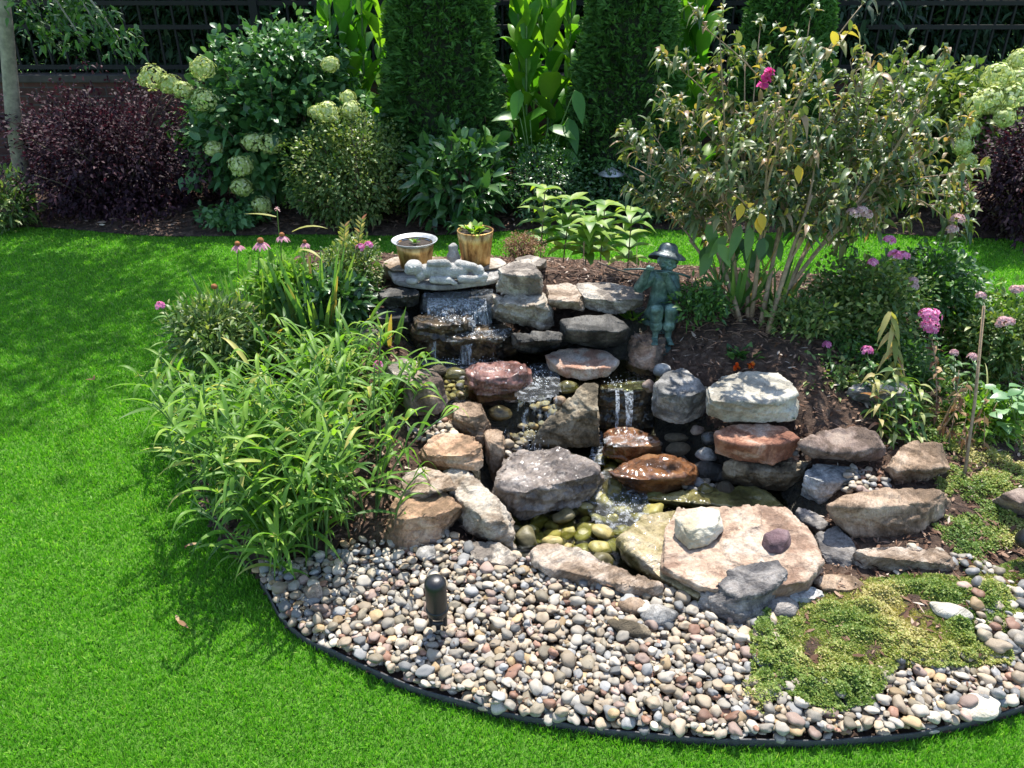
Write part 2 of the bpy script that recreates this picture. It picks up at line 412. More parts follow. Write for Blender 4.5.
# turf blades
def blades(n, x0, x1, y0, y1, hmean, wd):
    x = rng.uniform(x0, x1, n); y = rng.uniform(y0, y1, n)
    k = ~(inside(BEDS, x, y)) & (y < border(x)-0.01)
    px = 512+FPX*x/(y*cp+CAMZ*sp); k &= (px > -330) & (px < 1330)
    x = x[k]; y = y[k]; m = len(x)
    an = rng.uniform(0, 2*np.pi, m); tilt = rng.normal(0, 0.55, m)
    D = np.stack([np.cos(an)*tilt, np.sin(an)*tilt, np.ones(m)], 1)
    ph = rng.uniform(0, 2*np.pi, m); Nn = np.stack([np.cos(ph), np.sin(ph), np.zeros(m)], 1)
    L = hmean*rng.uniform(0.6, 1.3, m)
    cl = np.array([noise.noise((a*14, b*14, 1)) for a, b in zip(x, y)])
    L = L*(1+0.35*cl)
    t = np.clip(0.5+0.22*rng.normal(size=m)+0.15*cl, 0, 1)
    return np.stack([x, y, np.zeros(m)], 1), D, Nn, L, wd*rng.uniform(0.7, 1.2, m), rng.uniform(0, .5, m), t
M_turf = leafmat('turf', [(0.0, (0.055, 0.17, 0.015)), (0.45, (0.125, 0.34, 0.025)), (0.8, (0.215, 0.46, 0.045)), (1.0, (0.40, 0.54, 0.13))], 0.5, 0.4, (1.2, 1.5, 0.5), 0.3, 0)
lv = Leaves()
edges = np.geomspace(.8, 5.55, 17)
for y0, y1 in zip(edges, edges[1:]):
    dens = 70000*(1.3/(y0*.5+y1*.5))**1.15; hw = (y1*cp+CAMZ*sp)*.95+.35
    lv.extend(*blades(int(dens*2*hw*(y1-y0)), -hw, hw, y0, y1, .020, .0030*(y0/1.2)**.62))
g = lv.build('turf_blades', M_turf, None, 'strap', 2, 0, 2)
tag(g, 'short dense bright green turf around the stone bed', 'grass', kind='stuff')
del lv
# ================================================================ BOULDERS
def rock(label, T, B, zt, zb, mat, amp=0.012, sm=3, strata=0.0, group='boulders around the waterfall and pool', name='boulder', cat='boulder', vs=None, seed=None, chip=8, scl=1.07):
    g = lambda p, z: W(p[0], p[1], p[2] if len(p) > 2 else z)
    tp = [g(p, zt) for p in T]; bt = [g(p, zb) for p in B]
    cx = sum((p.x for p in tp))/len(tp); cy = sum((p.y for p in tp))/len(tp)
    pts = tp+bt
    my = min(p.y for p in bt)
    for p in tp:
        if p.y > cy-0.01: pts.append(Vector((p.x+(cx-p.x)*0.08, max(p.y, my+0.06), zb)))
    c = sum(pts, Vector())/len(pts); c.z = min(p.z for p in pts)
    bm = bmesh.new()
    for p in pts: bm.verts.new(p-c)
    bmesh.ops.convex_hull(bm, input=bm.verts)
    loose = [v for v in bm.verts if not v.link_faces]
    bmesh.ops.delete(bm, geom=loose, context='VERTS')
    bmesh.ops.recalc_face_normals(bm, faces=bm.faces)
    bmesh.ops.scale(bm, vec=(scl, scl, (1+scl)/2), verts=bm.verts)
    rr = random.Random(label); cen = sum((v.co for v in bm.verts), Vector())/len(bm.verts)
    for _ in range(0 if sm >= 5 else chip):        # chipped corners: flat fracture faces
        d_ = Vector((rr.gauss(0,1), rr.gauss(-.3,1), abs(rr.gauss(.25,.8)))).normalized(); top_ = max((v.co-cen).dot(d_) for v in bm.verts)
        bmesh.ops.bisect_plane(bm, geom=bm.verts[:]+bm.edges[:]+bm.faces[:], plane_co=cen+d_*top_*rr.uniform(.86,.97), plane_no=d_, clear_outer=True)
        hull_pts = [v.co.copy() for v in bm.verts]; bm.free(); bm = bmesh.new()
        for p_ in hull_pts: bm.verts.new(p_)
        bmesh.ops.convex_hull(bm, input=bm.verts)
        bmesh.ops.delete(bm, geom=[v for v in bm.verts if not v.link_faces], context='VERTS')
    bmesh.ops.recalc_face_normals(bm, faces=bm.faces)
    if sm < 5: sm = 1
    ext = max(max(p.x for p in pts)-min(p.x for p in pts), max(p.y for p in pts)-min(p.y for p in pts))
    v = vs or max(0.003, min(0.0055, ext/60))
    me, V, E = voxel(bm, v, sm)
    Nn = np.zeros(len(me.vertices)*3, dtype=np.float32); me.vertices.foreach_get('normal', Nn); Nn = Nn.reshape(-1, 3)
    s = (seed if seed is not None else sum(ord(ch) for ch in label) % 97)*1.7
    disp = np.empty(len(V)); k = 0.35/max(ext, 0.1)
    for i, (x, y, z) in enumerate(V.tolist()):
        a = noise.noise((x*9*k**.5+s, y*9*k**.5, z*9*k**.5))
        r = noise.ridged_multi_fractal((x*14+s, y*14, z*20+s), 0.9, 2.1, 3, 1.0, 2.0)-1.0
        b = noise.noise((x*38, y*38+s, z*38)); cc = noise.noise((x*90, y*90, z*90+s))
        st = noise.noise((x*4+s, y*4, z*46+x*10+y*6)) if strata else 0
        vd, vp = noise.voronoi((x*16+s+.6*a, y*16+.6*b, z*16), distance_metric='DISTANCE')
        disp[i] = amp*((0.95 if sm >= 5 else .6)*a-0.34*r+0.42*b+0.22*cc-1.1*max(0, .22-(vd[1]-vd[0]))+.6*(noise.cell(tuple(vp[0]*7))-.4)*(sm < 5))+(0 if sm >= 5 else amp*.9*(noise.cell((math.floor(z*30+1.4*noise.noise((x*5+s,y*5,z*3))+x*5+y*3), s, 0))-.45))+strata*st*0.8
    V = V+Nn*(disp+amp*0.15+v*0.3)[:, None].astype(np.float32)
    me.vertices.foreach_set('co', V.ravel().astype(np.float32)); me.update()
    for p in me.polygons: p.use_smooth = True
    me.materials.clear(); me.materials.append(mat); me.name = name
    o = mobj(name, me, None, c)
    return tag(o, label, cat, group)
RM = lambda n, *a, **k: rockmat('rock_'+n, *a, **k)
warm_ = ((.20,.15,.11), (.40,.32,.24), (.50,.44,.37))
cool = ((.17,.165,.155), (.34,.33,.31), (.52,.50,.47))
M = {
 'ledge': RM('olive_ledge', (.19,.16,.06), (.41,.34,.19), (.52,.44,.32), 7, .6, seed=24, wet=.2),
 'slab': RM('pink_slab', (.26,.17,.12), (.44,.33,.245), (.52,.44,.36), 6, .8, seed=1, strata=.3),
 'gray': RM('gray', (.10,.095,.095), (.25,.235,.22), (.42,.39,.36), 8, .75, seed=2, strata=.5),
 'tan': RM('tan', (.22,.16,.11), (.43,.34,.26), (.53,.46,.38), 8, .8, seed=3, strata=.7),
 'purple': RM('purple_gray', (.12,.10,.09), (.28,.24,.21), (.42,.37,.33), 7, .6, seed=4, strata=.6, wet=.25),
 'pale': RM('pale', (.22,.19,.16), (.48,.43,.36), (.58,.53,.46), 8, .8, seed=5, strata=.2),
 'orange': RM('orange', (.23,.15,.09), (.46,.29,.18), (.58,.43,.30), 6, .8, seed=6, strata=.3),
 'brown': RM('brown', (.16,.11,.07), (.36,.26,.18), (.46,.36,.27), 7, .8, seed=7, strata=.3),
 'umber': RM('umber', (.12,.085,.065), (.24,.18,.15), (.34,.27,.22), 9, .8, seed=8),
 'redp': RM('red_purple', (.12,.05,.04), (.30,.14,.11), (.42,.26,.22), 8, .5, seed=9, strata=.4, wet=.6),
 'pinkf': RM('pink_flat', (.45,.25,.17), (.58,.44,.34), (.66,.58,.50), 9, .75, seed=10, strata=.2),
 'dark': RM('dark', (.035,.035,.032), (.085,.082,.075), (.17,.165,.15), 8, .6, seed=11, strata=.4),
 'darkwet': RM('dark_wet', (.012,.010,.006), (.07,.045,.020), (.20,.14,.07), 12, .3, seed=12, wet=.6, algae=((.030,.042,.010), (9, -.42), 0)),
 'stone': RM('gray_round', (.14,.14,.135), (.33,.32,.30), (.52,.50,.46), 10, .8, seed=13),
 'block': RM('cream_block', (.30,.28,.23), (.50,.475,.40), (.60,.57,.50), 5, .85, seed=14, spk=.3),
 'rust': RM('rust_red', (.24,.10,.06), (.42,.22,.14), (.55,.40,.32), 7, .7, seed=15, strata=.2),
 'olive': RM('olive_brown', (.10,.08,.05), (.26,.21,.14), (.40,.35,.26), 8, .7, seed=16, strata=.4),
 'white': RM('white_gray', (.20,.22,.23), (.44,.44,.42), (.66,.65,.61), 7, .75, seed=17),
 'wetorange': RM('wet_orange', (.06,.022,.006), (.20,.075,.02), (.30,.15,.06), 9, .25, seed=18, wet=.9),
 'algae': RM('algae', (.09,.08,.02), (.20,.18,.05), (.34,.31,.14), 10, .3, seed=19, wet=.8),
 'cream': RM('cream', (.42,.37,.26), (.58,.53,.41), (.66,.62,.52), 5, .8, seed=20, spk=.2),
 'plum': RM('plum', (.12,.07,.08), (.20,.13,.14), (.28,.20,.20), 9, .6, seed=21, spk=.3),
 'orange2': RM('upright_orange', (.16,.12,.09), (.42,.26,.17), (.55,.42,.33), 9, .8, seed=22, strata=.5),
 'bwarm': RM('blocky_warm', (.24,.19,.14), (.42,.37,.30), (.55,.51,.44), 7, .85, seed=23, strata=.5),
}
rock('big flat pink slab at the front of the pool',
     [(664,524),(676,508),(724,504),(786,504),(805,524),(824,560),(806,582),(730,592),(700,586),(662,566)], [(662,574),(700,598),(765,604),(808,592),(827,570)], .115, .05, M['slab'], .006, 2, .004, chip=0, scl=1.0)
rock('olive stained ledge sticking out under the left side of the pink slab',
     [(634,526),(654,511),(690,508),(720,560),(712,596),(700,600),(662,580),(620,540)], [(616,542),(630,562),(664,590),(700,609),(724,604)], .072, -.02, M['ledge'], .007, 2, .006, chip=2, scl=1.0)
rock('cream rounded stone lying on the big pink slab', [(676,518),(700,508),(718,512),(716,524),(690,530)], [(677,536),(690,549),(707,545),(722,530),(712,524)], .17, .118, M['cream'], .008, 6, name='stone', cat='stone', group='loose stones on the slab')
rock('small plum coloured oval stone at the right of the pink slab', [(766,534),(778,528),(788,530),(786,540),(772,543)], [(763,545),(770,553),(782,553),(791,544),(789,538)], .15, .12, M['plum'], .003, 8, name='stone', cat='stone', group='loose stones on the slab')
rock('gray pointed wedge boulder leaning on the front of the pink slab', [(716,582),(741,566),(782,559),(790,574),(764,592),(738,598)], [(684,612),(712,624),(743,634),(752,610),(784,594)], .125, .02, M['gray'], .008, 2, .01, chip=4, scl=1.0)
rock('long flat tan boulder between the pebbles and the pool', [(528,550),(551,543),(586,552),(621,567),(654,582),(668,594),(640,588),(590,577),(545,566)], [(530,566),(545,578),(588,588),(640,600),(670,605)], .085, .02, M['tan'], .01, 2, .012)
rock('big purplish gray boulder in the middle of the stream', [(505,460),(520,450),(548,445),(575,456),(594,465),(598,474),(562,482),(528,490),(500,486)], [(496,500),(506,514),(524,525),(552,516),(588,498),(600,482)], .13, -.03, M['purple'], .012, 2, .012)
rock('pale elongated boulder leaning down toward the pool on the left bank', [(445,468),(468,472),(492,497),(504,520),(487,524),(465,505),(450,488)], [(456,516),(466,532),(490,542),(511,548),(513,528)], .13, .02, M['bwarm'], .012, 2, .006)
rock('low pale boulder rising out of the pebbles near the pool', [(468,537),(498,543),(518,556),(510,566),(490,562),(472,556)], [(464,560),(488,576),(512,573),(526,563)], .07, .02, M['pale'], .008, 3)
rock('orange tan block beside the grassy plants, nearest the spotlight', [(392,500),(408,488),(430,485),(455,492),(461,506),(440,514),(400,520)], [(380,548),(408,553),(434,547),(446,531),(462,518)], .145, .03, M['orange'], .008, 2, .006)
rock('tan block behind the orange tan block', [(400,476),(425,469),(450,474),(455,488),(420,494),(400,490)], [(402,505),(440,500),(455,492)], .17, .09, M['tan'], .008, 2, .004)
rock('pinkish orange boulder in the middle of the left bank', [(421,445),(442,433),(472,434),(482,448),(460,456),(426,455)], [(424,464),(452,470),(479,473),(483,458)], .2, .12, M['orange'], .01, 3, .004)
rock('tall flat tan boulder tilted against the left bank', [(449,405),(468,400),(481,401),(487,414),(470,418),(454,416)], [(456,428),(468,440),(482,448),(493,432)], .24, .12, M['brown'], .008, 2, .004)
rock('narrow upright brown stone at the edge of the cascade', [(485,431),(495,428),(503,432),(503,442),(488,442)], [(486,468),(493,484),(503,477),(505,450)], .18, .03, M['brown'], .006, 3)
rock('rounded brownish gray boulder below the pink flower', [(406,376),(418,369),(432,369),(441,380),(425,386),(408,386)], [(404,406),(414,415),(438,414),(447,402)], .33, .22, M['umber'], .006, 5)
rock('pale cream stone tucked behind the brownish gray boulder', [(389,367),(402,358),(417,362),(416,372),(396,376)], [(387,378),(396,386),(414,384)], .34, .28, M['pale'], .005, 5)
rock('dark gray rounded boulder directly under the left end of the flagstone', [(379,289),(398,286),(419,288),(418,295),(400,297),(382,297)], [(376,303),(390,309),(410,308),(417,300)], .47, .395, M['dark'], .006, 4)
rock('dark gray boulder under the other one on the left of the fall', [(376,309),(392,307),(408,310),(406,318),(378,318)], [(372,328),(386,340),(412,336),(410,325)], .395, .28, M['dark'], .007, 4)
rock('pale blocky boulder at the right end of the flagstone', [(499,268),(510,262),(527,261),(540,270),(538,275),(520,276),(502,275)], [(498,292),(515,297),(540,295),(541,285)], .56, .45, M['pale'], .008, 3, .003)
rock('weathered tan block with a reddish foot right of the upper fall', [(492,293),(515,290),(541,290),(552,304),(530,306),(498,303)], [(494,318),(520,327),(540,331),(552,326),(553,312)], .455, .33, M['bwarm'], .009, 2, .006)
rock('short tan slab wedged beside the weathered block', [(547,284),(572,283),(584,296),(582,302),(550,300)], [(552,309),(582,310),(585,303)], .46, .40, M['tan'], .006, 2, .008)
rock('long pale beam shaped boulder left of the statue', [(575,284),(600,282),(622,286),(641,291),(641,299),(610,300),(586,298)], [(584,308),(604,313),(624,315),(642,306)], .46, .385, M['pale'], .007, 2, .008)
rock('dark gray oval boulder under the long pale one', [(562,320),(585,316),(610,316),(626,328),(618,332),(570,330)], [(566,338),(582,346),(604,348),(624,343),(628,334)], .40, .27, M['dark'], .007, 5, .004)
rock('dark wet boulder at the back of the upper basin', [(512,332),(540,331),(560,334),(560,340),(520,342)], [(508,352),(535,356),(560,352)], .36, .2, M['dark'], .008, 3)
rock('flat pale pink boulder resting in the middle of the upper stream', [(546,355),(560,350),(585,348),(602,349),(617,361),(612,367),(588,369),(560,367)], [(552,370),(566,378),(584,381),(606,377),(617,366)], .275, .225, M['pinkf'], .005, 3, .004)
rock('wet reddish purple boulder below the upper fall', [(467,369),(482,362),(503,357),(521,361),(527,371),(506,377),(473,381)], [(471,394),(480,401),(512,401),(528,390),(528,380)], .29, .19, M['redp'], .009, 2, .008)
rock('mossy brown step under the left side of the upper fall', [(413,318),(430,310),(448,306),(470,312),(472,322),(445,327),(418,326)], [(410,348),(430,360),(470,358),(476,345)], .385, .22, M['darkwet'], .012, 3, .006)
rock('mossy wet step catching the upper fall on its right side', [(440,332),(470,325),(500,323),(518,330),(508,337),(480,339),(446,340)], [(438,360),(474,366),(514,352)], .335, .2, M['darkwet'], .01, 3, .006)
rock('dark brown boulder hidden behind the falling water', [(425,292),(460,290),(495,290),(496,298),(425,299)], [(420,318),(460,320),(500,318)], .43, .33, M['dark'], .006, 2)
rock('dark gray triangular boulder between the two lower cascades', [(583,384,.24),(590,382,.24),(598,386,.24),(598,408,.2),(560,408,.18),(572,396,.22)], [(529,442,.07),(535,447,.03),(565,449,.02),(598,446,.02)], .2, .02, M['olive'], .007, 2, .004)
rock('mossy ledge the right hand trickle falls from', [(600,383),(625,378),(649,380),(651,388),(625,391),(600,389)], [(600,428),(625,432),(652,428)], .215, .05, M['darkwet'], .007, 2, .004)
rock('orange and gray upright boulder under the feet of the statue', [(632,328),(644,322),(660,324),(669,334),(667,343),(642,340)], [(620,352),(628,368),(647,378),(663,367),(668,352)], .315, .2, M['orange2'], .01, 3, .004)
rock('round speckled gray boulder right of the trickle', [(656,384),(666,374),(682,369),(698,380),(704,390),(690,396),(664,394)], [(654,404),(664,418),(684,424),(701,417),(706,400)], .28, .14, M['stone'], .009, 7)
rock('large cream coloured block on top of the right wall', [(709,386),(722,376),(738,373),(780,373),(790,382),(796,394),(788,401),(750,404),(712,400)], [(711,415),(728,421),(760,422),(793,420),(797,408)], .335, .235, M['block'], .006, 4)
rock('rust red boulder directly under the large cream block', [(717,432),(734,425),(760,424),(782,427),(797,438),(780,444),(744,446),(722,440)], [(722,450),(740,460),(772,466),(794,456),(799,446)], .225, .13, M['rust'], .007, 5)
rock('olive brown boulder at the foot of the right wall', [(727,462),(745,458),(785,460),(807,462),(806,468),(770,472),(738,470)], [(738,480),(755,488),(788,492),(806,478)], .12, .0, M['olive'], .008, 4, .006)
rock('white and gray rounded boulder right of the olive brown one', [(805,470),(816,463),(836,463),(856,465),(861,476),(846,481),(820,482),(806,478)], [(809,494),(820,508),(842,494),(858,484)], .135, .02, M['white'], .006, 4)
rock('wide reddish brown boulder behind the white and gray one', [(802,444),(824,431),(851,426),(872,434),(882,446),(866,452),(830,452)], [(802,456),(812,461),(851,463),(882,458),(886,450)], .22, .135, M['umber'], .01, 3, .006)
rock('tan upright boulder at the right under the yellow leaved plant', [(888,462),(900,450),(911,443),(935,442),(944,454),(946,466),(925,470),(898,470)], [(886,472),(894,485),(930,481),(948,474)], .2, .11, M['brown'], .009, 3)
rock('big brown block on the right bank with a broad sloping face', [(830,505),(850,496),(885,491),(924,486),(941,493),(930,502),(870,508)], [(832,520),(858,544),(906,549),(936,538),(951,514)], .17, .03, M['brown'], .008, 2, .006)
rock('low pale tan boulder behind the ground cover', [(850,546),(868,544),(905,546),(936,548),(954,556),(950,564),(915,560),(870,556)], [(858,566),(866,574),(900,577),(966,580),(966,570)], .1, .03, M['tan'], .009, 2, .004)
rock('flat gray stone between the pink slab and the big brown block', [(817,534),(838,527),(856,545),(850,560),(822,552)], [(826,566),(836,580),(856,577),(856,562)], .06, .0, M['gray'], .006, 3)
rock('small wet gray stone left of the big brown block', [(796,508),(810,510),(828,524),(820,530),(804,520)], [(806,526),(818,536),(830,530)], .05, .0, M['gray'], .005, 3)
rock('small white gray flat stone at the tip of the wedge boulder', [(779,589),(792,586),(808,585),(826,592),(815,598),(790,598)], [(785,604),(805,612),(822,606),(828,598)], .055, .02, M['white'], .006, 3)
rock('small smooth tan stone beside the white gray flat one', [(816,581),(830,575),(849,574),(864,586),(848,590),(824,588)], [(828,598),(850,598),(866,592)], .055, .02, M['brown'], .005, 4)
rock('wet orange brown block below the trickle, the upper of two', [(604,431),(622,426),(636,427),(666,441),(656,446),(634,446),(608,442)], [(604,456),(626,462),(662,456)], .1, .02, M['wetorange'], .006, 2, .004)
rock('wet orange brown block in the pool, the lower of two', [(609,471),(626,462),(650,454),(676,458),(695,465),(684,476),(642,480),(616,476)], [(616,482),(634,494),(656,499),(698,488),(698,476)], .085, -.03, M['wetorange'], .006, 2, .004)
rock('low olive slab just under water behind the pink slab', [(652,498),(700,488),(752,487),(790,502),(760,508),(700,504)], [(652,504),(700,512),(780,512)], .02, -.03, M['algae'], .006, 4)
rock('gray brown boulder cut by the right edge of the picture', [(1004,494),(1020,488),(1050,490),(1055,500),(1020,503)], [(1003,508),(1018,516),(1055,514)], .17, .08, M['umber'], .006, 5)
rock('pinkish weathered stone left of the flagstone', [(345,268),(362,262),(380,266),(382,274),(360,278)], [(344,284),(362,290),(384,286)], .46, .38, M['pinkf'], .008, 4)
rock('low gray stone below the pinkish weathered one', [(338,290),(356,286),(372,290),(370,298),(346,300)], [(338,306),(355,312),(372,308)], .40, .33, M['stone'], .006, 5)
rock('pale stone half hidden behind the grassy plants', [(335,322),(360,312),(385,318),(388,330),(350,334)], [(336,344),(362,352),(390,346)], .34, .26, M['pale'], .008, 4)
rock('flat tan stone under the flared planter', [(380,262),(398,257),(440,257),(452,262),(440,270),(392,270)], [(384,278),(410,280),(445,277)], .505, .44, M['tan'], .005, 3)
rock('flat brown stone under the ribbed planter', [(456,262),(470,256),(500,258),(508,266),(480,270)], [(458,276),(480,278),(506,274)], .505, .44, M['bwarm'], .005, 3)
rock('small pale stone behind the blocky boulder', [(516,259),(530,255),(546,260),(540,266),(522,266)], [(518,270),(532,272),(546,268)], .52, .46, M['pale'], .005, 5)
rock('gray stone behind the yellow leaved plant', [(850,388),(870,380),(900,384),(912,394),(880,398)], [(850,402),(880,408),(912,404)], .29, .22, M['stone'], .008, 5)
# cobbles: smaller rounded stones
def cobble(label, px, py, z, sx, sy, sz, mat, rz=0, group='cobbles in the stream bed', name='cobble'):
    bm = bmesh.new(); bmesh.ops.create_icosphere(bm, subdivisions=4, radius=0.5)
    s = (px*7+py) % 50
    for v in bm.verts:
        n = noise.noise(v.co*2.2+Vector((s, 0, 0)))*0.22+noise.noise(v.co*7+Vector((0, s, 0)))*0.03
        v.co *= 1+n; v.co.x *= sx; v.co.y *= sy; v.co.z *= sz
    me = bpy.data.meshes.new(name); bm.to_mesh(me); bm.free()
    for p in me.polygons: p.use_smooth = True
    me.materials.append(mat); o = mobj(name, me, None, W(px, py, z)); o.rotation_euler = (random.uniform(-.15,.15), random.uniform(-.15,.15), R(rz))
    return tag(o, label, 'stone', group)
cobble('greenish gray oval cobble between the round gray boulder and the wet blocks', 678, 449, .07, .095, .07, .05, M['olive'], 10)
cobble('mottled cream cobble left of the rust red boulder', 706, 455, .075, .08, .055, .05, M['stone'], -30)
cobble('shiny gray cobble above the mottled cream one', 709, 438, .11, .06, .05, .05, RM('wetgray', (.07,.07,.07), (.16,.155,.15), (.3,.29,.27), 9, .25, seed=30, wet=.8), 0)
cobble('flat dark green cobble under the round gray boulder', 676, 438, .09, .09, .05, .035, M['olive'], 0)
cobble('big smooth wet gray cobble beside the lower orange brown block', 710, 471, .03, .14, .09, .075, M['dark'], -25)
cobble('brown cobble at the foot of the round gray boulder', 697, 430, .12, .05, .045, .035, M['umber'], 0)
cobble('small green algae cobble behind the olive slab', 706, 490, .02, .055, .05, .045, M['algae'], 0)
cobble('dull green cobble next to the small algae one', 725, 488, .02, .07, .06, .05, M['olive'], 40)
cobble('round olive stone rising from the foaming water', 612, 489, .0, .075, .07, .075, M['algae'], 0)
cobble('yellow algae covered cobble under the flat pink boulder', 568, 387, .21, .085, .055, .05, M['algae'], 0)
cobble('tan cobble leaning on the triangular boulder', 560, 401, .19, .05, .045, .045, M['brown'], 40)
cobble('yellowish cobble at the lip of the basin', 455, 374, .225, .10, .06, .05, M['algae'], 0)
cobble('small yellow brown cobble left of the basin lip', 438, 371, .235, .07, .05, .045, M['olive'], 0)
cobble('brown wet cobble below the red purple boulder', 500, 413, .17, .09, .06, .06, M['darkwet'], 0)
cobble('pale blue gray stone below the statue', 662, 370, .27, .075, .06, .05, M['white'], 20)
cobble('brown cobble left of the round gray boulder', 648, 386, .22, .05, .05, .05, M['umber'], 0)
cobble('flat pale river stone lying near the curved edging at lower right', 979, 707, .045, .105, .07, .03, M['cream'], 5, 'large river stones among the pebbles')
cobble('large gray oval river stone below the long tan boulder', 659, 615, .055, .10, .075, .055, M['stone'], -10, 'large river stones among the pebbles')
cobble('long flat gray river stone left of the large oval one', 629, 628, .055, .12, .05, .035, M['olive'], -22, 'large river stones among the pebbles')
cobble('brownish round river stone above the long flat gray one', 632, 607, .05, .08, .06, .05, M['brown'], 0, 'large river stones among the pebbles')
cobble('flat pale stone half sunk in the ground cover', 951, 611, .065, .11, .06, .03, M['block'], -35, 'large river stones among the pebbles')
cobble('gray stone under the left edge of the ground cover', 780, 608, .04, .11, .08, .05, M['gray'], 0, 'large river stones among the pebbles')
cobble('heart shaped pale gray river stone below the orange tan block', 426, 553, .05, .065, .07, .03, M['stone'], 0, 'large river stones among the pebbles')
cobble('brown river stone standing at the left end of the pebbles', 315, 595, .05, .055, .05, .07, M['tan'], 0, 'large river stones among the pebbles')
for i, (px, py, z, s) in enumerate([(885,500,.1,.03),(870,556,.06,.035)]):
    pass

# flagstone
bm = bmesh.new(); n = 40
def slabpt(a, k, z):
    c = W(446, 272, .49); rx, ry = .265, .165
    r = 1+0.05*math.sin(3*a+1)+0.03*math.sin(7*a)
    return Vector((c.x+rx*k*r*math.cos(a), c.y+ry*k*r*math.sin(a), z))
rings = [[bm.verts.new(slabpt(2*math.pi*i/n, k, z)) for i in range(n)] for k, z in ((.9,.468),(.985,.470),(1,.476),(1,.486),(.985,.491),(.9,.492),(.5,.493))]
for a, b in zip(rings, rings[1:]):
    for i in range(n): bm.faces.new((a[i], a[(i+1) % n], b[(i+1) % n], b[i]))
bm.faces.new(rings[-1]); bm.faces.new(rings[0][::-1])
M_flag = RM('flag', (.22,.21,.20), (.40,.39,.36), (.52,.50,.47), 8, .8, seed=31, spk=.3)
c0 = W(446, 272, .48); bmesh.ops.translate(bm, vec=-c0, verts=bm.verts)
o = from_bm('flagstone', bm, M_flag, None, False); o.location = c0
tag(o, 'thin gray flagstone slab spanning the top of the waterfall', 'flagstone')

# ================================================================ WATER
M_water, nt_, b_ = newmat('pool_water')
tc_ = N_(nt_, 'ShaderNodeTexCoord').outputs['Object']
tr = N_(nt_, 'ShaderNodeBsdfTransparent'); tr.inputs[0].default_value = (.72, .74, .50, 1)
gl = N_(nt_, 'ShaderNodeBsdfGlossy'); gl.inputs['Roughness'].default_value = 0.03
bp = N_(nt_, 'ShaderNodeBump'); bp.inputs['Strength'].default_value = 0.6; bp.inputs['Distance'].default_value = 0.012
nt_.links.new(noise_tex(nt_, 26, 3, 0.5, tc_, dist=1.0), bp.inputs['Height']); nt_.links.new(bp.outputs[0], gl.inputs['Normal'])
fr = N_(nt_, 'ShaderNodeFresnel'); fr.inputs[0].default_value = 1.33; nt_.links.new(bp.outputs[0], fr.inputs['Normal'])
mx = N_(nt_, 'ShaderNodeMixShader'); nt_.links.new(fr.outputs[0], mx.inputs[0]); nt_.links.new(tr.outputs[0], mx.inputs[1]); nt_.links.new(gl.outputs[0], mx.inputs[2])
nt_.links.new(mx.outputs[0], nt_.nodes['Material Output'].inputs[0])
def foammat(name, lo, hi, scale, stretch=(1,1,1), body=(.6,.65,.7), thin=0.0, rough=0.25):
    m, nt, b = newmat(name)
    tc = N_(nt, 'ShaderNodeTexCoord').outputs['Object']
    mp = N_(nt, 'ShaderNodeMapping'); nt.links.new(tc, mp.inputs[0]); mp.inputs['Scale'].default_value = stretch
    f = noise_tex(nt, scale, 6, 0.7, mp.outputs[0], dist=0.3)
    mr = N_(nt, 'ShaderNodeMapRange'); nt.links.new(f, mr.inputs[0]); mr.inputs[1].default_value = lo; mr.inputs[2].default_value = hi; mr.inputs[3].default_value = thin
    b.inputs['Base Color'].default_value = (*body, 1); b.inputs['Roughness'].default_value = rough
    b.inputs['Specular IOR Level'].default_value = 0.8
    bump(nt, b, f, 1.0, 0.02)
    t = N_(nt, 'ShaderNodeBsdfTransparent'); x = N_(nt, 'ShaderNodeMixShader')
    nt.links.new(mr.outputs[0], x.inputs[0]); nt.links.new(t.outputs[0], x.inputs[1]); nt.links.new(b.outputs[0], x.inputs[2])
    nt.links.new(x.outputs[0], nt.nodes['Material Output'].inputs[0]); return m
M_foam = foammat('foam', .50, .80, 34, (1,1,1), (.72,.76,.78), .06)
M_sheet = foammat('falling_water', .5, .95, 26, (2.6,2.6,.12), (.52,.58,.64), .07)
M_streak = foammat('falling_streaks', .44, .68, 30, (2.6,2.6,.14), (.66,.72,.78), .05)
M_casc = foammat('cascade', .52, .76, 30, (1.8,.8,.5), (.8,.83,.86), .0)
def water_sheet(name, px, z, mat=M_water, step=.02, label=None):
    P = np.array([tuple(W(a, b, z))[:2] for a, b in px]); P = smooth_poly(P, 5)
    V, Q = grid_mesh(P[:,0].min(), P[:,0].max(), P[:,1].min(), P[:,1].max(), step, lambda x, y: x*0+z, lambda x, y: inside(P, x, y))
    V[:, 2] += np.array([0.0018*noise.noise((a*40, b*40, 0)) for a, b in V[:, :2]])
    return tag(mobj(name, np_mesh(name, V, [Q], mat)), kind='structure')
water_sheet('pool_water', [(490,505),(515,475),(550,458),(600,440),(650,445),(700,462),(800,482),(836,520),(800,545),(700,540),(640,590),(560,585),(500,562)], -.005)
water_sheet('basin_water', [(418,352),(470,356),(540,350),(600,345),(655,368),(655,388),(600,388),(560,392),(530,400),(480,405),(432,398)], .222)
water_sheet('foam', [(588,485),(610,470),(640,485),(652,505),(640,528),(610,530),(590,515)], .006, M_foam, .01)
water_sheet('foam', [(500,478),(520,466),(545,458),(560,450),(545,444),(510,450),(495,465)], .012, M_foam, .01)
water_sheet('foam', [(418,360),(440,354),(480,356),(505,362),(490,372),(440,372)], .231, M_foam, .01)
water_sheet('foam', [(515,372),(545,362),(556,370),(560,392),(530,402),(515,395)], .232, M_foam, .01)
water_sheet('foam', [(605,438),(625,434),(650,438),(640,446),(610,446)], .112, M_foam, .01)
